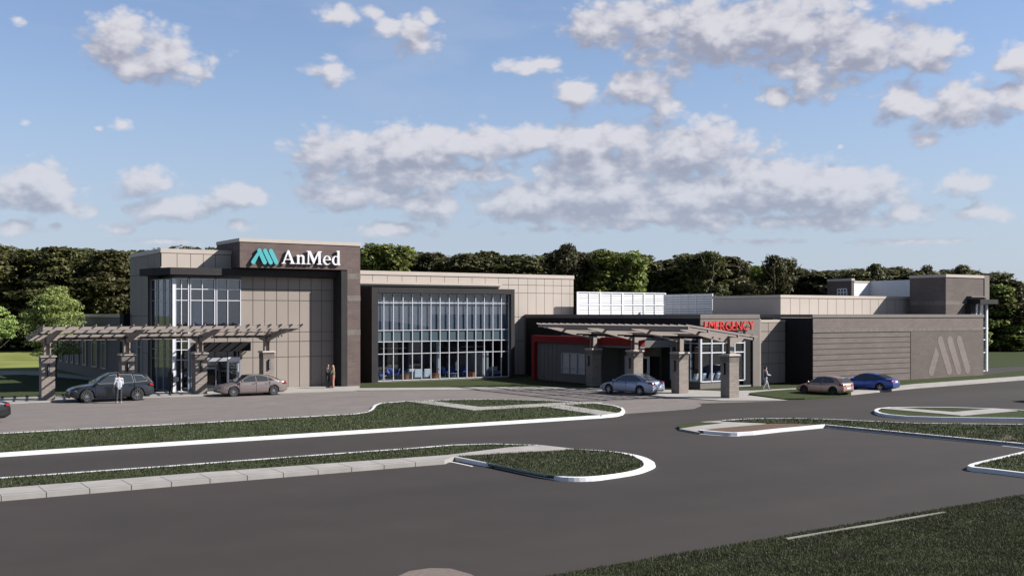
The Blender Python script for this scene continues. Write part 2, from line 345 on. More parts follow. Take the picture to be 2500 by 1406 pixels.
tc = nd(nt, 'ShaderNodeTexCoord'); sx = nd(nt, 'ShaderNodeSeparateXYZ'); L.new(tc.outputs['Generated'], sx.inputs[0])
az = nd(nt, 'ShaderNodeMath', operation='ARCTAN2'); L.new(sx.outputs[0], az.inputs[0]); L.new(sx.outputs[1], az.inputs[1])
el = nd(nt, 'ShaderNodeMath', operation='ARCSINE'); L.new(sx.outputs[2], el.inputs[0])
cb = nd(nt, 'ShaderNodeCombineXYZ'); L.new(az.outputs[0], cb.inputs[0]); L.new(el.outputs[0], cb.inputs[1])
F1 = nd(nt, 'ShaderNodeGroup'); F1.node_tree = grp; L.new(cb.outputs[0], F1.inputs[0])
of = nd(nt, 'ShaderNodeVectorMath', operation='ADD'); L.new(cb.outputs[0], of.inputs[0]); of.inputs[1].default_value = (.008, .016, 0)
F2 = nd(nt, 'ShaderNodeGroup'); F2.node_tree = grp; L.new(of.outputs[0], F2.inputs[0])
def mrange(src, a, b, c, d, smooth=True):
    n = nd(nt, 'ShaderNodeMapRange'); L.new(src, n.inputs[0])
    if smooth: n.interpolation_type = 'SMOOTHSTEP'
    for i, x in enumerate((a, b, c, d)): n.inputs[i+1].default_value = x
    return n.outputs[0]
dens = mrange(F1.outputs[0], -.10, .46, 0, .94)
df = nd(nt, 'ShaderNodeMath', operation='SUBTRACT'); L.new(F1.outputs[0], df.inputs[0]); L.new(F2.outputs[0], df.inputs[1])
db = nd(nt, 'ShaderNodeMath', operation='SUBTRACT'); L.new(F1.outputs[1], db.inputs[0]); L.new(F2.outputs[1], db.inputs[1])
dn = nd(nt, 'ShaderNodeMath', operation='SUBTRACT'); L.new(df.outputs[0], dn.inputs[0]); L.new(db.outputs[0], dn.inputs[1])
s_1 = nd(nt, 'ShaderNodeMath', operation='MULTIPLY_ADD'); L.new(db.outputs[0], s_1.inputs[0]); s_1.inputs[1].default_value = .78; s_1.inputs[2].default_value = .42
s_2 = nd(nt, 'ShaderNodeMath', operation='MULTIPLY_ADD'); L.new(dn.outputs[0], s_2.inputs[0]); s_2.inputs[1].default_value = .88; L.new(s_1.outputs[0], s_2.inputs[2])
lit = mrange(s_2.outputs[0], 0.0, 1.0, 0, 1)
sky = nd(nt, 'ShaderNodeTexSky', sky_type='NISHITA'); sky.sun_disc = False; sky.sun_elevation = EL; sky.sun_rotation = math.atan2(sd.x, sd.y)
sky.air_density = 1.1; sky.dust_density = .6; sky.ozone_density = 2.2
hs = nd(nt, 'ShaderNodeHueSaturation'); hs.inputs['Saturation'].default_value = .93; hs.inputs['Value'].default_value = .86; L.new(sky.outputs[0], hs.inputs['Color'])
# thin veil: fine cirrus and pale air towards the horizon
n3 = nd(nt, 'ShaderNodeTexNoise', noise_dimensions='2D'); n3.inputs['Scale'].default_value = 5; n3.inputs['Detail'].default_value = 6
m3 = nd(nt, 'ShaderNodeVectorMath', operation='MULTIPLY'); L.new(cb.outputs[0], m3.inputs[0]); m3.inputs[1].default_value = (1, 3.2, 1); L.new(m3.outputs[0], n3.inputs['Vector'])
ve0 = mrange(n3.outputs['Fac'], .38, .75, .0, .34); ve1 = mrange(el.outputs[0], .25, .5, 1, 0)
vm0 = nd(nt, 'ShaderNodeMath', operation='MULTIPLY'); L.new(ve0, vm0.inputs[0]); L.new(ve1, vm0.inputs[1]); veil = vm0.outputs[0]
hz = mrange(el.outputs[0], 0.0, .26, .72, .10)
vm = nd(nt, 'ShaderNodeMath', operation='MAXIMUM'); L.new(veil, vm.inputs[0]); L.new(hz, vm.inputs[1])
mixv = nd(nt, 'ShaderNodeMix', data_type='RGBA'); L.new(vm.outputs[0], mixv.inputs[0]); 
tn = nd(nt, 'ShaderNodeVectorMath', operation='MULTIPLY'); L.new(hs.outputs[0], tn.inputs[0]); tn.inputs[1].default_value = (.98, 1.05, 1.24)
zd = mrange(el.outputs[0], .30, .75, 1.22, .55); tz = nd(nt, 'ShaderNodeVectorMath', operation='SCALE'); L.new(tn.outputs[0], tz.inputs[0]); L.new(zd, tz.inputs['Scale'])  # upper sky dimmed beyond the view, added to weaken fill light
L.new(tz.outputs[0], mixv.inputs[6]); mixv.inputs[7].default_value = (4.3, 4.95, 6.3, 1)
cc = nd(nt, 'ShaderNodeMix', data_type='RGBA'); L.new(lit, cc.inputs[0]); cc.inputs[6].default_value = (3.0, 3.15, 4.0, 1); cc.inputs[7].default_value = (6.5, 6.4, 6.85, 1)
fade = mrange(el.outputs[0], .03, .20, .62, 1)
dm = nd(nt, 'ShaderNodeMath', operation='MULTIPLY'); L.new(dens, dm.inputs[0]); L.new(fade, dm.inputs[1])
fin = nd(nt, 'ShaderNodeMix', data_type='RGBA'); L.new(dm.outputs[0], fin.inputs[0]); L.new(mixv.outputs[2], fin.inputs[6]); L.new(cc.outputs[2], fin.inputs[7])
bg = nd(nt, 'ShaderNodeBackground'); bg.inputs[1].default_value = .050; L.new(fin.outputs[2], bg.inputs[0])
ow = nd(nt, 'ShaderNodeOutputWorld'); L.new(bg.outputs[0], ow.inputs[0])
w.cycles.sampling_method = 'MANUAL'; w.cycles.sample_map_resolution = 512

sc.view_settings.view_transform = 'Standard'; sc.view_settings.look = 'None'; sc.view_settings.exposure = 1.15; sc.view_settings.gamma = 1
sc.cycles.use_denoising = True; sc.cycles.max_bounces = 8; sc.cycles.diffuse_bounces = 2; sc.cycles.transparent_max_bounces = 16; sc.cycles.use_adaptive_sampling = True
# ------------------------------------------------------------------ ground, roads, islands
def P(l, z=0): return [G(a, b, z) for a, b in l]
def smoothpoly(pts, it=2, closed=True):
    for _ in range(it):
        o = []; n = len(pts)
        for i in range(n if closed else n-1):
            a, b = pts[i], pts[(i+1) % n]
            o += [(a[0]*.75+b[0]*.25, a[1]*.75+b[1]*.25), (a[0]*.25+b[0]*.75, a[1]*.25+b[1]*.75)]
        pts = o if closed else [pts[0]]+o+[pts[-1]]
    return pts
def area(p): return sum(p[i][0]*p[(i+1) % len(p)][1]-p[(i+1) % len(p)][0]*p[i][1] for i in range(len(p)))/2
def inset(pts, d):
    n = len(pts); s = 1 if area(pts) > 0 else -1; out = []
    for i in range(n):
        p0, p1, p2 = Vector(pts[i-1]), Vector(pts[i]), Vector(pts[(i+1) % n])
        e1 = (p1-p0); e2 = (p2-p1)
        if e1.length < 1e-6 or e2.length < 1e-6: out.append(tuple(p1)); continue
        e1.normalize(); e2.normalize(); n1 = Vector((-e1.y, e1.x))*s; n2 = Vector((-e2.y, e2.x))*s
        m = (n1+n2)
        if m.length < .2: m = n1
        m.normalize(); k = d/max(.45, m.dot(n1)); out.append(tuple(p1+m*k))
    return out
GR = MB()
GR.add([(-2500,-300,-.03),(2500,-300,-.03),(2500,3500,-.03),(-2500,3500,-.03)], [(0,1,2,3)])
tag(GR.build('ground', 'meadow'), 'open yellow-green grassland round the hospital site', 'ground', kind='structure')
# asphalt lot and roads
lot = [(-90,-25),(30,-25)]+[(150,-25),(220,60),(240,110)]+[G(2500,921),G(2190,942),G(2078,967),G(1930,979),G(1700,984),G(1300,1000),G(300,1015),G(-400,1040),(-90,90)]
lot = [(-90,-25),(200,-25),(200,64),(95,62.5),(64,54.5),(50,56.5),(46,66),(20,71.6),(-90,71.6)]
tag(MB().sheet(lot, 0).build('parking_lot', 'asphalt'), 'dark asphalt parking lot and access roads filling the foreground', 'asphalt', kind='structure')
tag(MB().sheet([(95,62.49),(200,63.99),(260,128),(100,126),(100,118),(190,119),(196,104),(95,100)], .0).build('road', 'asphalt'), 'grey service road curving away right of the brick wing', 'road', kind='structure')
tag(MB().sheet([(-90,60),(40,60),(46,44),(92,44),(92,100),(10,97),(-90,93)], -.022).build('site_lawn', 'grass'), 'dark mown lawn around the hospital walls', 'lawn', kind='stuff')
# plaza
plz = P([(-420,1095),(-420,1000),(0,981),(330,967),(620,957),(870,949),(1250,945.5),(1440,951),(1560,960),(1760,972),(1930,978.5),(1700,985),(1712,987),(1712,991),(1695,998),(1600,1005),(1500,1012),(1440,1018),(900,1030)])
tag(MB().sheet(plz, .006).build('plaza_paving', 'paver'), 'pinkish tan paved drop-off plaza in front of the entrances', 'paving', kind='structure')
# concrete walks along the buildings
def walk(px, name='sidewalk', lab='', z=.1, world=None, z0=0.0):
    pts = world or P(px, z)
    return tag(MB().prism(pts, z0, z, cap=False).build(name, 'slab'), lab, 'sidewalk', kind='structure')
walk([(-420,1012),(-420,994),(0,971.5),(340,958),(424,954),(600,949),(703,945),(878,940.5),(878,947),(1250,944),(1340,944.5),(1430,947),(1430,951),(1250,949.5),(870,952.5),(620,961),(330,970.5),(0,985)], lab='concrete walk along the front of the two-storey block', z=.05)
walk([(1430,946.5),(1560,950),(1700,952),(1760,954.5),(1850,951.5),(1950,946.5),(1952,951),(1860,957),(1815,963),(1865,969),(1925,977),(1760,977),(1640,969),(1545,962),(1430,951.5)], lab='concrete apron round the brick piers of the emergency entrance', z=.05)
walk(None, lab='pale concrete sidewalk in front of the brick wing', z=.12, world=[G(2075,953,.12),G(2230,937,.12),G(2500,917.5,.12),G(2640,908,.12),G(2640,913,.12),G(2500,924,.12),G(2230,944.5,.12),G(2078,960,.12)])
walk([(-300,918),(-300,905),(95,905),(290,928),(290,933),(95,915)], lab='far concrete path left of the low wing', z=.03)
walk([(2430,1000),(2500,980.5),(2900,1010)], lab='x', z=.02) if False else None

def grasspoly(pts, z, label, name='grass', z0=None):
    return tag(MB().prism(pts, z-.1 if z0 is None else z0, z, cap=False).build(name, 'grass'), label, 'grass', kind='stuff')
GP = {}
GP['bed1'] = P([(870,942),(878,937),(919,934.5),(1245,927),(1300,931),(1430,945),(1430,949),(1250,947.5),(878,950)])
grasspoly(GP['bed1'], .04, 'strip of mown grass under the tall curtain wall', z0=-.02)
GP['bed2'] = P([(1775,955),(1830,947),(1900,943),(1990,938.5),(1950,946),(1855,951)])
grasspoly(GP['bed2'], .045, 'small grass bed at the foot of the emergency sign wall', z0=-.02)
GP['bed3'] = P([(1820,963),(1860,958),(1950,951.5),(2040,955),(2078,962.5),(2076,968),(1926,978),(1865,969.5)])
grasspoly(smoothpoly(GP['bed3'], 1), .09, 'wedge of grass beside the gold hatchback', z0=-.02)
GP['bed4'] = [G(1990,939),G(2230,928),G(2401,916),G(2500,905),G(2640,897),G(2640,908,.1),G(2500,917.5,.1),G(2230,937,.1),G(2075,953,.1)]
grasspoly(GP['bed4'], .06, 'grass strip along the foot of the brick wing', z0=-.02)
GP['bed5'] = P([(-420,985),(-420,925),(60,915),(290,936),(318,955),(300,960),(0,972.5)])
grasspoly(GP['bed5'], .03, 'shaded lawn left of the two-storey block', z0=-.025)
grasspoly([(90,65),(150,66),(185,98),(95,92)], .03, 'green lawn right of the brick wing inside the service road', z0=-.025)

def kerb_ring(top, width=.15, h=.15, name='kerb', lab='', m='kerb', flare=0.02, out=None):
    inn = inset(top, width); bot = out or inset(top, -flare); n = len(top); b = MB()
    vs = [(p[0], p[1], 0) for p in bot]+[(p[0], p[1], h) for p in top]+[(p[0], p[1], h) for p in inn]+[(p[0], p[1], h-.05) for p in inn]
    fs = []
    for i in range(n):
        j = (i+1) % n
        for k in range(3): fs.append((k*n+i, k*n+j, (k+1)*n+j, (k+1)*n+i))
    b.add(vs, fs); o = b.build(name, m, fixn=True); tag(o, lab, 'kerb', kind='structure'); return inn
def arcfix(l, it=2): return smoothpoly(l, it)
# island 1 between plaza and drive
i1 = P([(-400,1076.5),(0,1056.5),(500,1030),(700,1018.5),(862,1009.5),(896,1005),(906,998),(914,988),(928,983.2),(990,978.5),(1090,975),(1190,974),(1300,975.8),(1400,980),(1462,984),(1500,989),(1521,995),(1525,1000.5),(1520,1006),(1505,1010),(1465,1013.5),(1300,1024),(1000,1042.5),(600,1067.5),(200,1092.5),(0,1105.5),(-400,1131)], .15)
inn1 = kerb_ring(i1, lab='white kerb round the long grass island beside the plaza')
grasspoly(inn1, .135, 'grass on the long island between plaza and drive')
GP['i1'] = inn1
def path(px, lab, z=.165):
    p = P(px, z); tag(MB().prism(p, .1, z, cap=False).build('path', 'slab'), lab, 'path', kind='structure')
path([(989,978.6),(1045,976.6),(1173,992.6),(1240,989),(1380,981.5),(1400,980.2),(1470,981.5),(1376,988),(1508,1007.5),(1467,1012.8),(1324,991),(1155,1000.5)], 'zigzag concrete path crossing the long grass island')
# island 2: verge strip with sidewalk and teardrop end
v2 = P([(-400,1191),(0,1164.5),(400,1136.5),(800,1107),(1000,1093),(1100,1085),(1200,1082),(1320,1085.5)], .15)
side_t = P([(1320,1085.5),(1240,1091.5),(1090,1110),(500,1152),(0,1191),(-400,1223)], .15)
side_b = P([(-400,1246),(0,1210.5),(500,1169),(1085,1122.5),(1112,1112.5),(1200,1107),(1405,1095)], .15)
def open_kerb(line, lab, width=.15, h=.15, side=1):
    # kerb along an open line, body on the given side
    L_, R_ = [], []
    n = len(line)
    for i, p in enumerate(line):
        a = Vector(line[max(0, i-1)]); c = Vector(line[min(n-1, i+1)]); d = (c-a).normalized(); nn = Vector((-d.y, d.x))*side
        L_.append(tuple(p)); R_.append(tuple(Vector(p)+nn*width))
    b = MB(); vs = [(p[0], p[1], 0) for p in L_]+[(p[0], p[1], h) for p in L_]+[(p[0], p[1], h) for p in R_]+[(p[0], p[1], 0) for p in R_]
    fs = []
    for i in range(n-1):
        for k in range(3): fs.append((k*n+i, k*n+i+1, (k+1)*n+i+1, (k+1)*n+i))
    fs += [(0, n, 2*n, 3*n), (n-1, 2*n-1, 3*n-1, 4*n-1)]
    b.add(vs, fs); tag(b.build('kerb', 'kerb', fixn=True), lab, 'kerb', kind='structure'); return R_
vin = open_kerb(v2, 'thin white kerb along the far edge of the grass verge', side=-1)
GP['v2'] = vin+side_t[1:]
grasspoly(GP['v2'], .135, 'narrow grass verge between drive and slab sidewalk')
tag(MB().prism(side_t[::-1]+[side_b[-1]]+side_b[::-1][1:], 0.0, .15, cap=False).build('sidewalk', 'slab'), 'long slab sidewalk with raised edge beside the near lot', 'sidewalk', kind='structure')
jt = MB()   # slab joints and the kerb line along the sidewalk
A0, A1 = Vector(P([(-400,1246)], .15)[0]), Vector(P([(1085,1122.5)], .15)[0])
B0, B1 = Vector(P([(-400,1223)], .15)[0]), Vector(P([(1090,1110)], .15)[0])
rem = .4
for a_, c_ in zip(side_b[:3], side_b[1:4]):
    a_, c_ = Vector(a_), Vector(c_); dA = c_-a_; LA = dA.length; dA.normalize(); nA = Vector((-dA.y, dA.x)); s_ = rem
    while s_ < LA:
        a = a_+dA*s_; q = B1-B0
        den = q.x*nA.y-q.y*nA.x; t_ = ((a.x-B0.x)*nA.y-(a.y-B0.y)*nA.x)/den; e_ = B0+q*t_
        jt.bar((a.x, a.y, .1445), (e_.x, e_.y, .1445), .022, .014); jt.bar((a.x, a.y, .0), (a.x, a.y, .1505), .022, .006, up=(nA.x, nA.y, 0)); s_ += 1.22
    rem = s_-LA
k = .28; jt.bar((*(A0.lerp(B0, k)), .145), (*(A1.lerp(B1, k)), .145), .02, .014)
tag(jt.build('pavement_joints', 'joint'), 'dark joints between the slabs of the long sidewalk', 'joint', kind='structure')
t_in = P([(1112,1113),(1180,1126.5),(1260,1143.5),(1330,1157.5),(1380,1162.5),(1430,1163),(1490,1158),(1540,1149.5),(1566,1141),(1573,1134),(1569,1125),(1556,1117),(1535,1109.5),(1508,1103.5),(1460,1099),(1405,1096)], .15)
t_in_s = t_in[:1]+smoothpoly(t_in[1:-1], 2, False)+t_in[-1:]
t_out = P([(1092,1120),(1180,1137),(1260,1153),(1325,1167),(1380,1174.5),(1435,1175.5),(1500,1168),(1560,1158),(1592,1146),(1602,1137),(1598,1128),(1583,1119),(1560,1111),(1515,1102.5),(1460,1098),(1405,1094.8)], 0)
zz_ = [0]*9+[.05, .10]+[.13]*5
t_out_px = [(1092,1120),(1180,1137),(1260,1153),(1325,1167),(1380,1174.5),(1435,1175.5),(1500,1168),(1560,1158),(1592,1146),(1602,1136),(1598,1127),(1583,1117),(1560,1110),(1515,1102),(1460,1097.6),(1405,1094.8)]
t_out = [G(p_, q_, z_) for (p_, q_), z_ in zip(t_out_px, zz_)]
t_out_s = t_out[:1]+smoothpoly(t_out[1:-1], 2, False)+t_out[-1:]
kb = MB(); n = len(t_in_s); mid = []
for i in range(n):
    a, b_ = Vector(t_in_s[i]), Vector(t_out_s[i]); d = (b_-a); l = max(d.length, .14); mid.append(a+d.normalized()*max(.1, l-.05))
vs = [(p.x, p.y, 0) for p in [Vector(a)+(Vector(b2)-Vector(a)).normalized()*max(.14, (Vector(b2)-Vector(a)).length) for a, b2 in zip(t_in_s, t_out_s)]]
vs += [(p.x, p.y, .13) for p in mid]+[(p[0], p[1], .15) for p in t_in_s]+[(p[0], p[1], .08) for p in t_in_s]
fs = []
for i in range(n-1):
    for k in range(3): fs.append((k*n+i, k*n+i+1, (k+1)*n+i+1, (k+1)*n+i))
fs += [(0, n, 2*n, 3*n), (n-1, 2*n-1, 3*n-1, 4*n-1)]
kb.add(vs, fs); tag(kb.build('kerb', 'kerb', fixn=True), 'broad white kerb curving round the teardrop grass island', 'kerb', kind='structure')
GP['i2'] = t_in_s
grasspoly(t_in_s, .14, 'teardrop grass island in the middle of the lot')
# island 3 on the right with mulch bed
i3t = P([(1640,1040),(1660,1034),(1700,1031),(1761,1025),(1831,1020.8),(1951,1020),(2042,1023),(2239,1032),(2500,1034.6),(2900,1042)], .15)
tk = open_kerb(i3t[3:], 'thin white kerb on the far side of the right-hand grass island', side=-1)
low = P([(2900,1126),(2500,1082.5),(2240,1058),(2080,1042.5),(2012,1036)], .15)
GP['i3'] = tk+low
grasspoly(GP['i3'], .135, 'long grass island on the right of the lot')
open_kerb(low, 'white kerb on the near side of the right-hand grass island', side=-1, width=.18)
mul = P([(1706,1050),(1735,1046),(1800,1040),(1850,1036),(1880,1032.5),(1960,1034),(2012,1036.5),(1983,1039),(1840,1052),(1785,1054.5)], .15)
tag(MB().prism(mul, .03, .14, cap=False).build('mulch_bed', 'mulch'), 'brown mulch bed at the tip of the right-hand island', 'mulch', kind='stuff')
open_kerb(P([(2020,1035.8),(1983,1039.5),(1905,1046.5),(1840,1053.5),(1800,1056),(1785,1056),(1745,1053),(1704,1049.5)], .15), 'thick white kerb wrapping the brown mulch bed', side=-1, width=.22)
def gutter(l, lab):
    open_kerb(P(l), lab, side=1, width=.09, h=.012)
gutter([(1694,1058),(1740,1062.5),(1790,1065),(1806,1065)], 'thin white line on the asphalt beside the mulch bed kerb')
gutter([(1078,1124),(1110,1130),(1150,1138.5)], 'thin white line on the asphalt beside the teardrop kerb')
gutter([(2445,1088.5),(2500,1094.5),(2560,1100)], 'short white line below the right-hand island kerb')
gutter([(2400,1153),(2500,1165.5),(2560,1173)], 'short white line below the triangular island kerb')
nub = P([(1654,1040),(1666,1034),(1700,1030.5),(1735,1030),(1763,1032),(1700,1039),(1662,1045)], .1)
grasspoly(nub, .1, 'small dark grass nub left of the mulch bed', z0=0)
tag(MB().prism(P([(1658,1046),(1666,1044.5),(1700,1039),(1763,1032),(1708,1029.5),(1760,1026),(1800,1028.5),(1880,1032),(1850,1036),(1800,1040),(1735,1046),(1706,1050),(1708,1055)], .09), 0, .09, cap=False).build('sidewalk', 'slab'), 'concrete landing at the tip of the right-hand island', 'sidewalk', kind='structure')
tag(MB().sheet(P([(2438,1072),(2455,1065),(2470,1063),(2483,1073)], .15), .152).build('mulch_patch', 'mulch'), 'small brown bare patch in the right-hand island', 'mulch', kind='stuff')
# island 4
i4 = P([(2137,1004),(2134,1000.5),(2140,997),(2150,995),(2170,993.5),(2236,992.8),(2324,993.2),(2426,996.5),(2520,1001),(2900,1016),(2900,1046),(2500,1020.5),(2300,1018),(2215,1015.5),(2165,1011),(2146,1007.5)], .15)
inn4 = kerb_ring(i4, lab='white kerb round the upper right grass island', width=.18)
grasspoly(inn4, .135, 'grass of the upper right island')
path([(2150,996.3),(2190,994.4),(2327,1005),(2422,996.8),(2484,1001.5),(2345,1013.5)], 'angled concrete path across the upper right island')
# island 5
i5 = P([(2362,1136),(2368,1132),(2380,1128.5),(2500,1101),(2900,1010),(2900,1200),(2500,1154),(2412,1143.5),(2372,1139.5)], .15)
inn5 = kerb_ring(i5, lab='white kerb round the triangular island at the right edge', width=.18)
grasspoly(inn5, .135, 'triangular grass island at the right edge'); GP['i5'] = inn5
# near lawn bottom right
lawn = P([(1240,1428),(1340,1405),(1620,1357),(2000,1292),(2300,1241),(2500,1207),(2800,1158),(3400,1220),(3400,1900),(1400,1900),(1050,1500)], .05)
tag(MB().prism(lawn, 0, .05, cap=False).build('lawn', 'grass'), 'near lawn filling the bottom right corner', 'lawn', kind='stuff')
e0, e1 = G(1920,1313,.1), G(2304,1248.5,.1)
tag(MB().bar((*e0, .085), (*e1, .085), .075, .03).build('edging', mat('pale_edging', (.19, .19, .165), .9)), 'pale faded edging strip half sunk in the near lawn', 'edging', kind='structure')
tag(MB().prism(P([(960,1412),(1000,1394),(1050,1387),(1100,1388),(1150,1402),(1180,1420)]), 0, .012, cap=False).build('pavement', mat('brown_patch', (.14, .11, .095), .9, var=.15, scale=8)), 'small brown paved patch at the bottom edge', 'paving', kind='structure')

# grass blades
def inpoly(x, y, poly):
    r = np.zeros(len(x), bool); n = len(poly); j = n-1
    for i in range(n):
        xi, yi = poly[i]; xj, yj = poly[j]
        c = ((yi > y) != (yj > y)) & (x < (xj-xi)*(y-yi)/(yj-yi+1e-12)+xi); r ^= c; j = i
    return r
def blades(name, poly, z, dens, h, wd, label, maxD=60, clip=True):
    p = np.array(poly); lo, hi = p.min(0), p.max(0)
    n = int((hi[0]-lo[0])*(hi[1]-lo[1])*dens)
    x = rng.uniform(lo[0], hi[0], n); y = rng.uniform(lo[1], hi[1], n)
    D = x*sT+y*cT; X = x*cT-y*sT
    k = inpoly(x, y, poly) & (D > 17) & (D < maxD) & (np.abs(X/D) < .52)
    x, y = x[k], y[k]; n = len(x)
    if n == 0: return
    clump = .6+.8*(np.sin(x*2.1+np.sin(y*1.7)*2)*np.sin(y*2.6+x*.7)*.5+.5)
    a = rng.uniform(0, 2*np.pi, n); hh = h*rng.uniform(.45, 1.2, n)*clump; ww = wd*rng.uniform(.6, 1.3, n); tl = rng.uniform(-.6, .6, (n, 2))*hh[:, None]
    v = np.zeros((n, 3, 3)); v[:, 0] = np.stack([x-np.cos(a)*ww/2, y-np.sin(a)*ww/2, np.full(n, z)], 1)
    v[:, 1] = np.stack([x+np.cos(a)*ww/2, y+np.sin(a)*ww/2, np.full(n, z)], 1); v[:, 2] = np.stack([x+tl[:, 0], y+tl[:, 1], z+hh], 1)
    me = bpy.data.meshes.new(name); me.vertices.add(n*3); me.vertices.foreach_set('co', v.ravel())
    me.loops.add(n*3); me.loops.foreach_set('vertex_index', np.arange(n*3, dtype=np.int32)); me.polygons.add(n)
    me.polygons.foreach_set('loop_start', np.arange(0, n*3, 3, dtype=np.int32)); me.update(); me.validate()
    me.materials.append(M['blade']); o = bpy.data.objects.new(name, me); COL.objects.link(o)
    tag(o, label, 'grass', kind='stuff'); return o
blades('grass_blades', lawn, .05, 1500, .058, .017, 'grass blades standing on the near lawn', 36)
blades('grass_blades', GP['i2'], .14, 330, .07, .03, 'grass blades on the teardrop island')
blades('grass_blades', GP['v2'], .135, 200, .06, .035, 'grass blades on the narrow verge')
blades('grass_blades', GP['i1'], .135, 110, .06, .045, 'grass blades on the long plaza island', 75)
blades('grass_blades', GP['i3'], .135, 160, .07, .04, 'grass blades on the long right-hand island', 62)
blades('grass_blades', GP['i5'], .135, 220, .07, .035, 'grass blades on the triangular island', 62)
# ------------------------------------------------------------------ the hospital building
HB = thing('hospital_building', 'long taupe brick and beige panel hospital building with two-storey glazed front', 'building', (55, 75, 0))
def panels(name, m, parent, plane, c, us, zs, d=.03, gap=.035, skip=(), back=True, out=-1):
    """clad a wall: plane 'Y' (wall at y=c, u along x, facing -y) or 'X' (wall at x=c, u along y, facing -x)"""
    b = MB(); g = gap/2
    for i in range(len(us)-1):
        for j in range(len(zs)-1):
            if (i, j) in skip: continue
            u0, u1 = sorted((us[i], us[i+1])); z0, z1 = zs[j], zs[j+1]
            if plane == 'Y': b.box(u0+g, c+out*d, z0+g, u1-g, c, z1-g)
            else: b.box(c+out*d, u0+g, z0+g, c, u1-g, z1-g)
    return b.build(name, m, parent)
def lin(a, b, n): return [a+(b-a)*i/n for i in range(n+1)]

# --- two-storey wing behind the curtain wall ---
Yw, zw = 81.0, 9.03; Xr = AX(1400, Yw)
boxp('wall', 'panelb', HB, (34.5, Yw+.05, 0, 38.3, Yw+.35, zw-.05), (51.2, Yw+.05, 0, Xr-.03, Yw+.35, zw-.05), (38.3, Yw+.05, 7.45, 51.2, Yw+.35, zw-.05), (Xr-.33, Yw+.35, 0, Xr-.03, 100, zw-.05), (34.9, 99.7, 0, Xr-.35, 100, zw-.05))
xs1 = [AX(p, Yw) for p in (865, 909, 945, 981, 1016, 1051, 1085, 1119, 1152, 1184, 1216.5)]
panels('parapet_panels', 'panel', HB, 'Y', Yw, xs1, [AZ(1000, 697, Yw), zw-.32])
xs2 = [AX(p, Yw) for p in (1216.5, 1241, 1265, 1288, 1308.5, 1329, 1350, 1370.5, 1391, 1400)]
xs2[-1] = Xr
panels('wall_panels', 'panel', HB, 'Y', Yw, xs2, [0, 3.0, 5.2, 7.35, 8.07, zw-.32])
boxp('parapet_cap', 'cap', HB, (34.9, Yw-.09, zw-.32, Xr+.03, Yw+.40, zw), (Xr-.36, Yw+.4, zw-.32, Xr+.03, 100.05, zw))
boxp('eave', 'cap', HB, (34.9, Yw-.55, 7.93, xs1[-1], Yw, 8.12), (34.9, Yw-.38, 7.78, xs1[-1], Yw, 7.93))
boxp('roof', 'roof', HB, (34.9, Yw+.4, 8.2, Xr-.37, 99.6, 8.3))
# --- bay with curtain wall ---
Yf, Yg = 77.7, 78.1
XL = AX(907.5, Yf); XR = AX(1256.7, Yf); xl = AX(918, Yg); xr = AX(1241.7, Yg); zt = 7.58; zg = 7.14
boxp('bay_frame', 'metal', HB, (XL, Yf, 0, xl, Yw, zt), (xr+.0, Yf, 0, XR, Yw, zt), (xl, Yf, zg, xr, Yw, zt), bevel=.015)
boxp('plinth', 'kerbc', HB, (xl, Yg-.03, -.02, xr, Yg+.12, .06))
CW = HB
def glazing(parent, axis, c, us, zs, tk=.045, dp=.11, lit='alu', glass='glass', spandrel=(), skipv=(), name='curtain_wall', gap_rows=None, ends=True):
    fr = MB()
    def bx(u0, u1, d0, d1, z0, z1):
        if axis == 'Y': fr.box(u0, c+d0, z0, u1, c+d1, z1)
        else: fr.box(c+d0, u0, z0, c+d1, u1, z1)
    for u in us: bx(u-tk/2, u+tk/2, -dp, 0, zs[0], zs[-1])
    for z in zs: bx(us[0]+tk/2, us[-1]-tk/2, -dp*.8, 0.002, z-tk/2, z+tk/2)
    root = fr.build(name, lit, parent)
    g = MB(); s = MB()
    for j in range(len(zs)-1):
        tgt = s if j in spandrel else g
        if axis == 'Y': tgt.box(us[0], c+.012, zs[j]+.01, us[-1], c+.03, zs[j+1]-.01)
        else: tgt.box(c+.012, us[0], zs[j]+.01, c+.03, us[-1], zs[j+1]-.01)
    if g.v: g.build('pane', glass, root)
    if s.v: s.build('spandrel', 'spandrel', root)
    return root
mus = [xl+.03]+[AX(p, Yg) for p in (936, 959.3, 982.8, 1005.8, 1028.5, 1051, 1073.2, 1095.5, 1117.2, 1139, 1160.3, 1181.3, 1202.2, 1223.1)]+[xr-.03]
zsr = [.09, 2.24, 3.22, 4.13, 6.36, 7.10]
glazing(HB, 'Y', Yg, mus, zsr, spandrel=(2,), tk=.042, dp=.10)
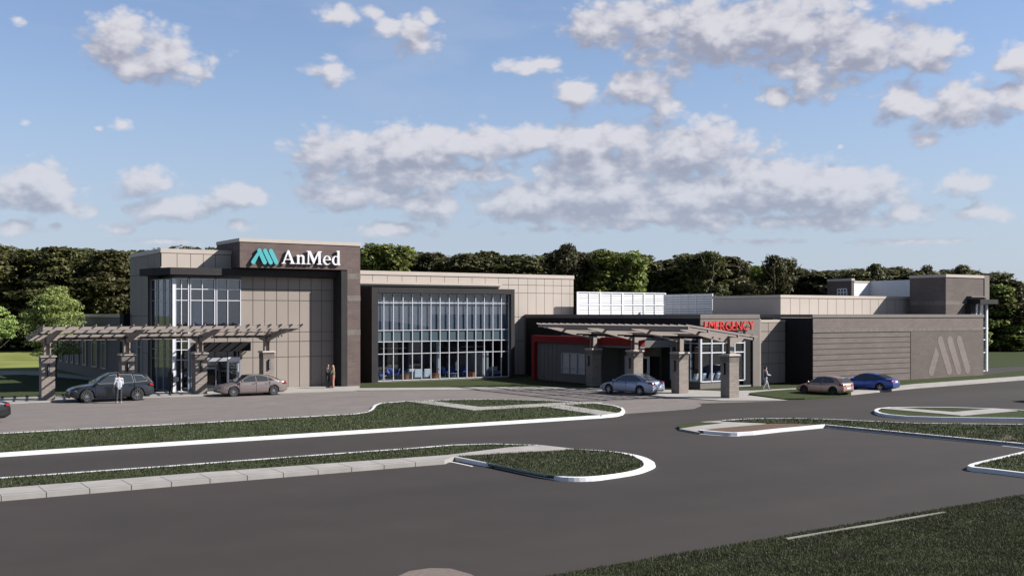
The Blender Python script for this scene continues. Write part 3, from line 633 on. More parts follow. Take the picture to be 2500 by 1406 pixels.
# --- lobby inside ---
boxp('lobby_floor', 'floor', HB, (xl, Yg+.13, 0, xr, Yw+7, .07))
boxp('upper_slab', 'upwall', HB, (xl, Yg+.2, 3.28, xr, Yw+7, 4.1))
boxp('upper_blind', 'blindw', HB, (xl, Yg+.12, 4.12, xr, Yg+.15, 7.45))
bl = MB()
for i, u in enumerate(mus[:-1]): bl.box(u+.56*(mus[i+1]-u) if i else u, Yg+.9, 6.4, mus[i+1]-.05, Yg+.93, 7.5) if False else None
boxp('bay_roof', 'roof', HB, (xl, Yg+.1, 7.5, xr, Yw-.0, 7.56))
boxp('lobby_back_wall', 'drywall', HB, (xl, Yw+4.5, .07, xr, Yw+4.6, 3.28), (43.8, Yw+2.5, .07, 44.2, Yw+4.5, 3.28), (48.3, Yg+.3, .07, 48.9, Yw+1.4, 2.3))
each('lobby_dark_wall', 'dwall', HB, (xl, Yw+1.6, 2.35, 43.2, Yw+1.8, 3.0), (41.3, Yw+1.5, .07, 41.95, Yw+2.0, 2.35), (47.4, Yw+2.0, .07, 49.6, Yw+2.3, 3.27), (xl, Yg+.6, .07, xl+.12, Yw+2, 3.27))
part('lobby_column', 'white', HB, lambda b: b.tube((AX(1075, 79), 79.4, .07), (AX(1075, 79), 79.4, 3.28), .16, n=16))
part('lobby_column', 'white', HB, lambda b: b.tube((44.9, 83, .07), (44.9, 83, 3.28), .13, n=16))
boxp('stair_stringer', 'dwall', HB, (xl+.13, Yw-.6, .07, xl+.4, Yw+1, 2.2))
# --- left parapet block / sign tower ---
XS = 20.6
boxp('wall', 'panelb', HB, (XS+.05, 76.05, 8.2, 25.55, 76.3, 9.9), (XS+.05, 79.25, 0, XS+.3, 84.4, 9.9), (XS+.3, 76.3, 8.2, 25.55, 84.4, 8.3), (XS+.05, 84.1, 0, 34, 84.4, 9.9), (XS+.3, 79.25, 0, XS+.75, 79.45, 8.2), (XS+.05, 76.3, 8.2, XS+.3, 79.25, 9.9))
panels('parapet_panels', 'panel', HB, 'Y', 76.0, [XS+.02]+[AX(p, 76) for p in (432, 465, 496, 525.5)]+[25.58], [8.65, 9.68])
ys = [AY(p, XS) for p in (391.7, 375, 360)]
panels('parapet_panels', 'panelt', HB, 'X', XS, [76.02, 77.6, 79.27], [8.65, 9.68])
panels('wall_panels', 'panelt', HB, 'X', XS, [79.3, 81, 82.7, 84.4], [0, 2.6, 5.3, 8.3, 9.68])
boxp('parapet_cap', 'cap', HB, (XS-.03, 75.95, 9.7, 25.6, 76.32, 10.0), (XS-.03, 76.32, 9.7, XS+.32, 84.45, 10.0), (XS-.03, 75.95, 8.665, 25.6, 76.02, 8.72))
# sign tower
TX0, TX1, TY0, TY1, TZ = 25.6, 34.9, 74.2, 79.3, 10.55
boxp('brick_tower', 'brick', HB, (TX0, TY0, 8.74, TX1, TY1, TZ), (33.84, TY0, 0, TX1, TY1+4.5, 8.74))
each('soldier_course', 'bricks', HB, *[(33.83, TY0-.012, z, TX1+.012, TY0+.3, z+.42) for z in (8.05, 6.42, 3.86)], )
boxp('parapet_cap', 'cap', HB, (TX0-.05, TY0-.05, TZ, TX1+.05, TY0+.4, TZ+.25), (TX0-.05, TY0+.4, TZ, TX0+.35, TY1, TZ+.25), (TX1-.35, TY0+.4, TZ, TX1+.05, TY1, TZ+.25), (TX0+.35, TY1-.4, TZ, TX1-.35, TY1, TZ+.25))
boxp('roof', 'roof', HB, (TX0+.35, TY0+.4, TZ-.2, TX1-.35, TY1-.4, TZ-.1))
# charcoal fascia over the entrance front, wraps the corner
part('fascia', 'metal', HB, lambda b: b.prism([(20.95, 74.95), (33.35, 74.95), (33.35, 76.3), (XS+.32, 76.3), (XS+.1, 79.3), (19.98, 79.3), (20.3, 77.2)], 8.16, 8.66), bevel=.012)
boxp('fascia_ledge', 'metal', HB, (33.35, TY0-.03, 0, 33.84, 75.6, 8.66))
# panel wall under the fascia
Yp = 75.6; xw = AX(587, Yp); gz = [0.02, 2.29, 3.42, 4.12, 6.43, 7.23, 8.13]
pux = [xw]+[AX(p, Yp) for p in (617, 646, 675, 703, 731, 759, 785, 810)]+[33.34]
boxp('wall', 'panelb', HB, (xw, Yp, 0, 33.34, Yp+.25, 8.13), (21.4, Yp+.02, 7.95, xw, Yp+.3, 8.13), (AX(461, Yp), Yp, 3.36, xw, Yp+.25, 4.22))
panels('wall_panels', 'panelt', HB, 'Y', Yp, pux, gz, gap=.045)
w1 = [AX(p, Yp) for p in (461, 490, 523, 555, 587)]
panels('wall_panels', 'panelt', HB, 'Y', Yp, w1, [3.40, 4.22], gap=.045)
panels('wall_panels', 'panelg', HB, 'Y', Yp, [AX(p, Yp) for p in (424, 460, 496, 525.5, 556, 587)], [7.93, 8.13], gap=.03)
# corner glazing
za = [4.25, 6.40, 7.19, 7.92]
gx = [AX(p, Yp) for p in (428, 442, 459)]
glazing(HB, 'Y', Yp, gx, [.06, 2.25, 2.95, 3.55]+za[1:], glass='glassb', name='corner_window')
glazing(HB, 'Y', Yp, [AX(p, Yp) for p in (464.5, 493, 523)], za, glass='glassb', name='upper_window')
glazing(HB, 'Y', Yp, [AX(p, Yp) for p in (528.5, 555, 586)], za, glass='glassb', name='upper_window')
boxp('mullion_pier', 'alug', HB, (AX(459.6, Yp), Yp-.06, 0, AX(464, Yp), Yp+.15, 7.93), (AX(523.4, Yp), Yp-.06, 4.25, AX(528, Yp), Yp+.15, 7.93))
C0 = Vector((21.35, Yp, 0)); C1 = Vector((20.78, 79.25, 0))
sg = MB()
for t in (0, .17, .44, .74, 1): p = C0.lerp(C1, t); sg.box(p.x-.03, p.y-.03, .04, p.x+.03, p.y+.03, 7.93)
for z in (.07, 2.28, 2.95, 4.25, 6.40, 7.19, 7.9): sg.bar((C0.x, C0.y, z), (C1.x, C1.y, z), .05, .035)
srt = sg.build('side_window', 'alug', HB)
part('blind', 'upwall', srt, lambda b: b.slab([(C0.x+.35, C0.y+.1, .08), (C1.x+.35, C1.y, .08), (C1.x+.35, C1.y, 7.9), (C0.x+.35, C0.y+.1, 7.9)], (.02, 0, 0)))
part('pane', glassmat('side_glass', (.75, .78, .84), .05), srt, lambda b: b.slab([(C0.x+.06, C0.y, .08), (C1.x+.06, C1.y, .08), (C1.x+.06, C1.y, 7.9), (C0.x+.06, C0.y, 7.9)], (.02, 0, 0)))
boxp('corner_post', 'alu', HB, (21.27, Yp-.1, .03, AX(427.4, Yp), Yp+.05, 7.93))
# rooms behind the entrance front
boxp('upper_slab', 'drywall', HB, (21.6, Yp+.4, 3.5, 33.2, 83.9, 4.2))
boxp('upper_room_wall', 'upwall', HB, (23.0, Yp+2.3, 4.2, 27.4, Yp+2.4, 8.1), (22.2, 79.5, 4.2, 22.4, 84, 8.1), (27.4, Yp+.3, 4.2, 27.5, Yp+2.4, 8.1), (26.5, Yp+1.2, 4.2, 27.4, Yp+1.3, 8.1))
d_ = boxp('room_door', 'door', HB, (AX(472, Yp+2.3), Yp+2.22, 4.22, AX(492, Yp+2.3), Yp+2.3, 6.35))
boxp('ceiling', 'drywall', HB, (21.6, Yp+.3, 8.1, 33.2, 84, 8.13), (21.7, Yp+.3, 3.4, 33.2, 83.8, 3.45))
boxp('ground_floor', 'floor', HB, (21.5, Yp+.0, 0, 33.3, 83.9, .05))
each('lobby_dark_wall', 'dwall', HB, (22.0, Yp+5, .06, 33.2, Yp+5.2, 3.4), (27.6, Yp+.3, .06, 27.8, Yp+5, 3.4), (21.95, 79.6, .05, 22.2, 84, 3.4))
boxp('office_shelf', 'dwood', HB, (22.2, Yp+3.0, .06, 23.2, Yp+3.4, 1.5))
# entry: box canopy coloured black to carry its shadow, glazing and projecting vestibule
ex0, ex1 = AX(488, 74.7), AX(609, 74.7)
boxp('entry_canopy', 'black', HB, (ex0, 74.4, 2.83, ex1, Yp-.04, 3.46), bevel=.01)
eg = glazing(HB, 'Y', Yp, [AX(p, Yp) for p in (466, 495, 526, 556, 578, 585)], [.05, 2.15, 2.80], lit='alug', glass='glassb', name='entry_window', tk=.07)
boxp('wall', 'panelb', HB, (AX(585, Yp), Yp+.01, .0, xw, Yp+.2, 3.4), (AX(462, Yp), Yp+.02, 2.82, xw, Yp+.2, 3.38))
vx0, vx1 = AX(500, 74.5), AX(581, 74.9)
vst = boxp('vestibule', 'alug', HB, (vx0, 74.6, 2.13, vx1, Yp-.13, 2.38), (vx1-.1, 74.66, .05, vx1, 74.76, 2.13), (vx0, 74.66, .05, vx0+.1, 74.76, 2.13))
boxp('sliding_door', 'alu', vst, (AX(553, 74.8), 74.6, .06, AX(557, 74.8), 74.75, 2.12), (AX(557, 74.8), 74.62, .74, vx1-.1, 74.70, .80), (AX(557, 74.8), 74.62, 2.05, vx1-.1, 74.70, 2.12), (AX(557, 74.8), 74.62, .06, vx1-.1, 74.70, .14))
boxp('pane', 'glassb', vst, (AX(557, 74.8), 74.71, .1, vx1-.1, 74.73, 2.1), (vx0+.1, 74.72, .1, AX(525, 74.8), 74.74, 2.1))
boxp('transom_cap', 'alu', vst, (AX(557, 74.6), 74.55, 2.10, vx1+.02, 74.60, 2.40))

# --- low west wing ---
lw = boxp('low_wing_wall', 'stucco', HB, (XS+.1, 84.4, 0, XS+.4, 116, 5.2), (XS+.4, 115.7, 0, 35, 116, 5.2))
boxp('parapet_cap', 'cap', HB, (XS+.03, 84.5, 5.2, XS+.45, 116.05, 5.45))
boxp('roof', 'roof', HB, (XS+.4, 84.4, 4.6, 34, 115.7, 4.7))
boxp('dark_bay', 'black', HB, (XS-.5, 84.42, 0, XS+.1, 85.6, 5.5))
for k, (p0, p1) in enumerate(((338, 349), (247, 258), (224, 236), (202, 210), (186, 191), (173, 178), (161, 166), (145, 151))):
    a, c = AY(p0, XS), AY(p1, XS); yb = 84.4 if p1 < 330 else 79.3
    xx = XS+.1 if p1 < 330 else XS
    fr = boxp('window', 'alug', HB, (xx-.12, c, .9, xx-.02, c+.16, 4.0), (xx-.12, a-.16, .9, xx-.02, a, 4.0), (xx-.12, c+.16, .9, xx-.02, a-.16, 1.02), (xx-.12, c+.16, 3.88, xx-.02, a-.16, 4.0), (xx-.1, c+.16, 3.0, xx-.02, a-.16, 3.06))
    boxp('pane', 'dglass', fr, (xx-.07, c+.16, 1.02, xx-.03, a-.16, 3.0), (xx-.07, c+.16, 3.06, xx-.03, a-.16, 3.88))

# --- emergency wing ---
XE = 54.3; YE = 58.0; ZE = 5.42; YL = 59.8
er = boxp('emergency_wing_wall', 'stucco', HB, (XE, 61.2, 0, XE+.3, Yw-.1, ZE-.3), (XE, YE, 3.9, XE+.3, 61.2, ZE-.3), (XE+.3, YE, 3.9, 60.3, YE+.3, ZE-.3), (59.65, YE, 0, 60.3, YE+.3, 3.9), (60.0, YE+.3, 0, 60.3, YE+1.6, ZE-.3), (XE, YE+.02, 0, 58.2, YE+.25, .5), (XE, YE+.25, 0, XE+.25, 61.2, .5))
boxp('parapet_cap', 'stucco', HB, (XE-.03, YE-.03, ZE-.3, 60.33, YE+.35, ZE), (XE-.03, YE+.35, ZE-.3, XE+.35, Yw-.1, ZE), (60.0, YE+.35, ZE-.3, 60.33, 62, ZE))
boxp('parapet_reveal', 'joint', HB, (XE-.035, YE-.034, ZE-.315, 60.334, YE+.1, ZE-.298))
boxp('shade_toned_cladding', 'cladding', HB, (XE-.04, 61.2, 3.7, XE, Yw-.4, ZE-.31), (XE-.04, YE+.1, 3.92, XE, 61.2, ZE-.31), (XE-.04, 75.3, 0, XE, Yw-.4, 3.7), (XE-.04, 61.2, 0, XE, 62.2, 3.7), (XE-.06, 75.2, .32, XE-.04, Yw-.5, .40))  # west wall sheets, their shade deepened in the colour
boxp('roof', 'roof', HB, (XE+.3, YE+.3, ZE-.6, 60.0, YL+.3, ZE-.5), (XE+.3, YL+.3, ZE-.6, 66, Yw-.1, ZE-.5))
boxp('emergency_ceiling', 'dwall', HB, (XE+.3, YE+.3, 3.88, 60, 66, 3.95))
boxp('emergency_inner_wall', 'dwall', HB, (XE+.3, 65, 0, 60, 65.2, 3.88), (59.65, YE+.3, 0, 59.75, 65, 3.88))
boxp('emergency_floor', 'floor', HB, (XE+.1, YE+.1, .02, 60, 65, .12))
# ER glazing: west side and front
wy = [YE+.06, 59.0, 60.2, 61.15]
glazing(HB, 'X', XE, wy, [.52, 2.62, 3.30, 3.86], lit='alug', name='side_window', tk=.07)
ex = [AX(p, YE) for p in (1713.5, 1737, 1764, 1793, 1817)]
glazing(HB, 'Y', YE+.05, [XE+.06]+ex[1:], [.52, 2.62, 3.30, 3.86], name='front_window', tk=.07)
boxp('corner_post', 'alu', HB, (XE-.04, YE-.05, .5, XE+.10, YE+.04, 3.9))
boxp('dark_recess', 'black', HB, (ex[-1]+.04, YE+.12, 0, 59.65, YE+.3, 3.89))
boxp('pier_edge', 'beam', HB, (60.34, YE+.02, 0, 60.5, YE+.5, ZE-.32))
# west entrance block with red band
XB = 50.9; Y1, Y2 = 74.2, 66.4
boxp('entrance_block', 'panelb', HB, (XB, Y2, 0, XE-.05, Y1, 3.15))
pz = [AY(p, XB) for p in (1311, 1320, 1330, 1340, 1350, 1360, 1375, 1393, 1414, 1436)]
panels('wall_panels', 'panelg', HB, 'X', XB, pz[::-1], [0.05, 3.05], skip=[(0, 0), (1, 0), (2, 0), (3, 0)], gap=.05)
b = MB()   # panels round the window
wy0, wy1 = AY(1431, XB), AY(1374, XB)
b.box(XB-.03, pz[-1], .05, XB, pz[5]-.02, .72); b.box(XB-.03, pz[-1], 2.35, XB, pz[5]-.02, 3.05); b.box(XB-.03, wy1+.02, .74, XB, pz[5]-.02, 2.33)
b.build('wall_panels', 'panelg', HB)
boxp('soffit_return', 'panelg', HB, (XB, Y2-.02, 0, XE-.05, Y2, 3.1))
fw = glazing(HB, 'X', XB-.04, lin(wy0, wy1, 3), [.74, 1.15, 2.33], lit='alug', name='triage_window', tk=.07)
boxp('room_back', 'drywall', HB, (XB-.03, wy0, .75, XB-.01, wy1, 2.3))
boxp('red_band', 'red', HB, (XB-.35, 60.3, 3.12, XB+.1, Y1+.1, 3.68), (XB-.35, Y1-.3, 0, XB-.0, Y1+.1, 3.12), bevel=.01)
boxp('entrance_soffit', 'panelg', HB, (XB+.1, 60.3, 3.0, XE-.05, Y1+.1, 3.5), (XB-.33, 60.3, 2.93, XB+.1, 66.3, 3.10))
boxp('entrance_wall', 'panelg', HB, (XE-.6, 65.8, 0, XE-.05, Y2-.02, 3.0), (XE-.6, 62.2, 2.25, XE-.05, 65.8, 3.0))
df = boxp('entrance_door', 'alu', HB, (XE-.75, 65.5, .02, XE-.62, 65.75, 2.22), (XE-.75, 62.9, .02, XE-.62, 63.05, 2.22), (XE-.75, 64.2, .02, XE-.62, 64.3, 2.05), (XE-.75, 63.05, 2.05, XE-.62, 65.5, 2.22), (XE-.72, 63.05, .85, XE-.64, 65.5, .92), (XE-.74, 63.05, .02, XE-.63, 65.5, .12))
boxp('pane', 'glassb', df, (XE-.68, 63.05, .1, XE-.66, 65.5, 2.05))
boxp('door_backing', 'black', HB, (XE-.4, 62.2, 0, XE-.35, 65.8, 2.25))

# --- panel link between sign wall and brick wing ---
YL = 59.8; zl = 5.0
lx = [60.5]+[AX(p, YL) for p in (1875, 1902, 1932)]+[65.0]
boxp('wall', 'panelb', HB, (60.34, YL, 0, 65.05, YL+.25, zl-.1))
panels('wall_panels', 'panelt', HB, 'Y', YL, lx, [.02, 1.55, 2.42, 3.32, 4.08, 4.78], gap=.045)
boxp('parapet_cap', 'cap', HB, (60.34, YL-.06, 4.8, 65.05, YL+.3, zl))
# --- raised panel block behind ---
XK, YK, ZK = 68.0, 63.0, 7.05
boxp('wall', 'panelb', HB, (XK, YK, 4.3, 85.4, YK+.3, ZK-.2), (XK, YK+.3, 4.3, XK+.3, 71, ZK-.2), (XK+.3, 70.7, 4.3, 85, 71, ZK-.2))
boxp('side_cladding', 'panel', HB, (XK-.04, YK-.03, 4.3, XK-.005, 71, ZK-.28))
kx = [AX(p, YK) for p in (1905, 1929, 1952, 1975, 1998, 2020, 2041, 2062.5, 2083.5, 2104, 2124, 2144.5, 2164.5, 2184.5, 2205, 2227)]
panels('wall_panels', 'panel', HB, 'Y', YK, kx, [4.4, ZK-.27], gap=.045)
boxp('parapet_cap', 'cap', HB, (XK-.08, YK-.07, ZK-.25, 85.4, YK+.35, ZK), (XK-.08, YK+.35, ZK-.25, XK+.35, 71.05, ZK))
boxp('roof', 'roof', HB, (XK+.3, YK+.3, ZK-.6, 85, 70.7, ZK-.5))
# --- brick wing ---
XW0, XW1, YW, ZW = 65.1, 87.1, 57.0, 5.42
bw = boxp('brick_wing_wall', 'brickr', HB, (XW0, YW, 0, XW1, YW+.4, ZW-.27), (XW0, YW+.4, 0, XW0+.4, 63, ZW-.27))
boxp('side_cladding', 'cladding', HB, (XW0-.05, YW+.03, 0, XW0-.003, 63, ZW-.3), (64.0, YL+.3, ZW-.9, XW0-.05, YL+.5, ZW-.32))
boxp('parapet_cap', 'stucco', HB, (XW0-.12, YW-.06, ZW-.25, XW1+.05, YW+.5, ZW), (XW0-.12, YW+.5, ZW-.25, XW0+.45, 63, ZW))
boxp('parapet_reveal', 'joint', HB, (XW0-.02, YW-.02, ZW-.28, XW1+.02, YW+.1, ZW-.25))
boxp('roof', 'roof', HB, (XW0+.4, YW+.4, ZW-.7, XW1-.4, 63, ZW-.6))
xm = AX(2223, YW)
zc = AZ(2000, 812, YW)
boxp('brick_panel', 'brickm', HB, (xm, YW-.03, .0, XW1+.01, YW, zc), bevel=0)
boxp('soldier_course', 'bricks', HB, (XW0+.002, YW-.022, zc+.02, XW1+.01, YW, zc+.26))
b = MB()
b.box(XW0, YW-.036, zc-.015, XW1+.012, YW+.05, zc+.02)
for z in [zc-.43*(i+1) for i in range(8)]: b.box(XW0-.002, YW-.012, z-.022, xm-.02, YW, z+.022)
b.build('brick_reveals', 'joint', HB)
# emblem in paler brick: three leaning bars and a short stroke
def pw(px, py, Y): return (AX(px, Y), AZ(px, py, Y))
def capsule(p0, p1, r, n=10):
    a = math.atan2(p1[1]-p0[1], p1[0]-p0[0]); o = []
    for i in range(n+1): t = a-math.pi/2+math.pi*i/n; o.append((p1[0]+r*math.cos(t), p1[1]+r*math.sin(t)))
    for i in range(n+1): t = a+math.pi/2+math.pi*i/n; o.append((p0[0]+r*math.cos(t), p0[1]+r*math.sin(t)))
    return o
def c6(x, y): return (2180+x/4.394, 640+y/4.394)
b = MB(); r_ = .37; Ye = YW-.03
for q0, q1 in (((508, 840), (604, 1162)), ((610, 838), (703, 1158)), ((710, 834), (801, 1152))):
    b.slab([(x, Ye-.012, z) for x, z in capsule(pw(*c6(*q0), Ye), pw(*c6(*q1), Ye), r_)], (0, .011, 0))
lo = pw(*c6(412, 1172), Ye); hi = pw(*c6(470, 960), Ye); cap_ = capsule(lo, hi, r_)
tp = pw(*c6(458, 905), Ye); rt = pw(*c6(492, 990), Ye)
short = [tp]+[p for p in cap_[11:]]+[rt]
b.slab([(x, Ye-.012, z) for x, z in short], (0, .011, 0))
em = b.build('brick_emblem', 'brickl', HB, fixn=True)
# --- right-hand brick tower ---
tx, ty, tyb, tz = 83.9, 58.5, 63.0, 8.95
tyb = AY(2221, tx)
boxp('brick_tower', 'brickm', HB, (tx, ty, 4.6, 87.0, tyb, tz-.25), (87.0, ty, 6.75, AX(2402, ty), tyb, tz-.25))
boxp('soldier_course', 'bricks', HB, (tx-.012, ty-.012, 6.25, 87.0, ty+.2, 6.6), (tx-.012, ty+.2, 6.25, tx+.2, tyb+.005, 6.6))
boxp('parapet_cap', 'cap', HB, (tx-.06, ty-.06, tz-.25, AX(2402, ty), ty+.4, tz), (tx-.06, ty+.4, tz-.25, tx+.35, tyb+.03, tz))
boxp('tower_edge', 'stucco', HB, (AX(2402.3, ty), ty-.06, 6.4, AX(2414, ty), 62, tz))
boxp('ledge', 'stucco', HB, (AX(2360, ty), ty-.5, 6.95, AX(2412, ty-.4), ty-.01, 7.05), (AX(2362, ty), ty-.3, 6.80, AX(2412, ty-.4), ty-.01, 6.9))
boxp('corner_canopy', 'metal', HB, (87.0, 57.2, 6.35, AX(2427, 57.6), 62, 6.75))
boxp('corner_clad', 'metal', HB, (86.7, 57.9, 4.9, 87.0, ty-.02, 6.35), (86.98, 57.9, 4.9, 87.3, 58.3, 6.35))
glazing(HB, 'Y', 58.0, [87.45, AX(2392, 58), AX(2406.5, 58)], [.35, 2.0, 3.15, 4.2, 6.33], name='corner_window', glass='glassb', tk=.09)
boxp('corner_post', 'alu', HB, (AX(2405, 58), 57.85, .3, AX(2408.5, 58), 58.0, 6.35))
boxp('corner_room_wall', 'upwall', HB, (87.2, 60, 0, 90, 60.2, 6.3))
# --- rooftop pieces ---
def screen(name, pts, z0, z1, nm=4, m='louvre'):
    (xa, ya), (xb, yb) = pts; d = Vector((xb-xa, yb-ya, 0)); L_ = d.length; d.normalize(); nrm = Vector((-d.y, d.x, 0))
    b = MB(); z = z0+.05
    while z < z1-.1: b.bar((xa, ya, z), (xb, yb, z), .05, .13); z += .22
    r = b.build(name, m, HB); f = MB()
    for i in range(2*nm+1):
        p = Vector((xa, ya, 0))+d*(L_*i/(2*nm)); wd = .18 if i % 2 == 0 else .06
        f.bar((p.x, p.y-.03, z0), (p.x, p.y-.03, z1), wd, .10, up=tuple(nrm))
    for zz in (z0+.05, z0+(z1-z0)*.52, z1-.04): f.bar((xa, ya-.03, zz), (xb, yb-.03, zz), .12, .05 if zz != z1-.04 else .09)
    f.build('screen_frame', 'alu', r)
    q = MB(); q.bar((xa, ya, (z0+z1)/2), (xb, yb, (z0+z1)/2), .012, z1-z0-.1); q.build('screen_backing', 'drywall', r)
screen('roof_screen', ((59.4, 79.8), (AX(1623, 79.8), 79.8)), 5.0, 7.5, 4)
XSB = 68.8
screen('roof_screen', ((XSB, AY(1624, XSB)), (XSB, 72.0)), 4.9, 7.3, 3)
boxp('roof_curb', 'cap', HB, (68.9, 71.2, 5.0, 72, 72, 5.82))
rx = AX(2079, 72); ry = AY(2020, rx)
boxp('stair_head', 'brick', HB, (rx, 72, 5.5, AX(2085, 72), ry, 8.80), (AX(2085, 72), 72.9, 5.5, AX(2085, 72)+.01, 73.2, 8.7))
boxp('stair_head_cap', 'cap', HB, (rx-.05, 71.95, 8.80, AX(2086, 72), ry, 9.03))
wy_ = 72.9; wx = AX(2124, wy_)
each('white_roof_wall', 'white', HB, (AX(2085, wy_)+.02, wy_, 5.5, wx, wy_+.1, 8.66), (wx, AY(2222, wx), 5.5, wx+.12, wy_+.1, 8.86))
boxp('roof_wall_cap', 'cap', HB, (AX(2085, wy_)+.02, wy_-.04, 8.66, wx-.02, wy_+.1, 8.84))
rw = MB(); wyy0, wyy1 = AY(2068.5, rx), AY(2046.5, rx); zz0, zz1 = 7.30, 8.0
for u in lin(wyy0, wyy1, 3): rw.box(rx-.12, u-.05, zz0, rx-.02, u+.05, zz1)
for z in lin(zz0, zz1, 2): rw.box(rx-.115, wyy0, z-.04, rx-.02, wyy1, z+.04)
rwo = rw.build('roof_window', 'alu', HB); boxp('pane', 'cglass', rwo, (rx-.06, wyy0, zz0, rx-.005, wyy1, zz1))

# ------------------------------------------------------------------ signs
def outline_part(name, m, parent, loops_list, org, sx_, Y, depth):
    """flat letter built as a filled 2D curve with holes, extruded"""
    cu = bpy.data.curves.new(name, 'CURVE'); cu.dimensions = '2D'; cu.fill_mode = 'BOTH'; cu.extrude = depth/2
    for lp in loops_list:
        s_ = cu.splines.new('POLY'); s_.points.add(len(lp)-1); s_.use_cyclic_u = True
        for i, (x, y) in enumerate(lp): s_.points[i].co = (x*sx_, y*sx_, 0, 1)
    tmp = bpy.data.objects.new('tmp', cu); COL.objects.link(tmp)
    dg = bpy.context.evaluated_depsgraph_get(); me = bpy.data.meshes.new_from_object(tmp.evaluated_get(dg)); bpy.data.objects.remove(tmp)
    Mx = Matrix.Translation((org[0], Y, org[1])) @ Matrix.Rotation(R(90), 4, 'X'); off = Vector((0, 0, 0)); p = parent
    while p: off += p.location; p = p.parent
    me.transform(Matrix.Translation(-off) @ Mx)
    o = bpy.data.objects.new(name, me); COL.objects.link(o); me.materials.clear(); me.materials.append(M[m]); o.parent = parent; return o
def arc(cx, cy, rx, ry, a0, a1, n=14): return [(cx+rx*math.cos(R(a0+(a1-a0)*i/n)), cy+ry*math.sin(R(a0+(a1-a0)*i/n))) for i in range(n+1)]
LET = {
 'A': ([[(0,0),(0,.045),(.085,.07),(.41,1),(.51,1),(.85,.07),(.94,.045),(.94,0),(.56,0),(.56,.045),(.665,.07),(.60,.29),(.255,.29),(.18,.07),(.28,.045),(.28,0)],[(.275,.345),(.58,.345),(.43,.79)]], .97),
 'n': ([[(0,0),(0,.045),(.075,.07),(.075,.585),(0,.62),(0,.65),(.2,.69),(.215,.585),(.29,.655),(.38,.69),(.47,.68),(.54,.63),(.57,.54),(.57,.07),(.645,.045),(.645,0),(.36,0),(.36,.045),(.43,.07),(.43,.49),(.40,.57),(.34,.6),(.27,.575),(.215,.51),(.215,.07),(.28,.045),(.28,0)]], .68),
 'M': ([[(0,0),(0,.045),(.1,.07),(.12,.93),(.02,.955),(.02,1),(.30,1),(.575,.34),(.84,1),(1.10,1),(1.10,.955),(1.0,.93),(1.01,.07),(1.11,.045),(1.11,0),(.75,0),(.75,.045),(.85,.07),(.835,.78),(.53,.03),(.49,.03),(.19,.80),(.18,.07),(.30,.045),(.30,0)]], 1.14),
 'e': ([[(.575,.375)]+arc(.295,.34,.28,.355,12,185,16)+arc(.295,.34,.285,.355,190,318,12)+[(.555,.11),(.53,.135)]+[(.45,.075),(.36,.055),(.27,.09),(.19,.17),(.155,.26),(.148,.345),(.575,.345)], [(.155,.395),(.42,.395),(.415,.5),(.38,.6),(.31,.645),(.23,.62),(.18,.54)]], .61),
 'd': ([[(.32,1.06),(.32,1.025),(.405,.99),(.405,.655)]+arc(.28,.335,.27,.355,62,290,18)+[(.405,.085),(.425,-.015),(.63,.02),(.63,.055),(.55,.085),(.55,1.10),(.52,1.10)], [(.405,.54),(.35,.615),(.28,.63),(.21,.58),(.165,.47),(.155,.33),(.175,.19),(.225,.10),(.29,.075),(.36,.10),(.405,.15)]], .66)}
Ys = TY0-.16
sx0, sz0 = pw(687, 643.5, Ys); sx1, _ = pw(831, 649, Ys); _, szt = pw(700, 611, Ys)
tw = sum(LET[c][1]+.03 for c in 'AnMed')-.05
S = szt-sz0; kx_ = (sx1-sx0)/tw
SG = thing('wall_sign', 'white serif AnMed lettering with teal slanted bars on the dark brick tower', 'sign', (29.5, TY0, 8.9))
x = sx0
for c in 'AnMed':
    loops, adv = LET[c]; ll = [[(px_*kx_/S, py_) for px_, py_ in lp] for lp in loops]
    outline_part('letter', 'whitel', SG, ll, (x, sz0), S, Ys, .14); x += (adv+.03)*kx_
boxp('letter_rail', 'metal', SG, (sx0+.1, Ys+.07, sz0+.2, sx1-.1, TY0, sz0+.24))
def c2(x, y): return (500+x/3.196, 560+y/3.196)
for q0, q1 in (((424, 166), (465, 257)), ((468, 168), (512, 258)), ((513, 169), (556, 257))):
    part('sign_bar', 'teal', SG, lambda b: b.slab([(x_, Ys-.07, z_) for x_, z_ in capsule(pw(*c2(*q0), Ys), pw(*c2(*q1), Ys), .155)], (0, .14, 0)), fixn=True)
lo = pw(*c2(376, 254), Ys); hi = pw(*c2(407, 196), Ys); cp = capsule(lo, hi, .155)
part('sign_bar', 'teal', SG, lambda b: b.slab([(x_, Ys-.068, z_) for x_, z_ in [pw(*c2(412, 172), Ys)]+cp[11:]+[pw(*c2(421, 200), Ys)]], (0, .136, 0)), fixn=True)
boxp('sign_rail', 'metal', SG, (lo[0], Ys+.07, lo[1]+.3, pw(*c2(540, 200), Ys)[0], TY0, lo[1]+.34))

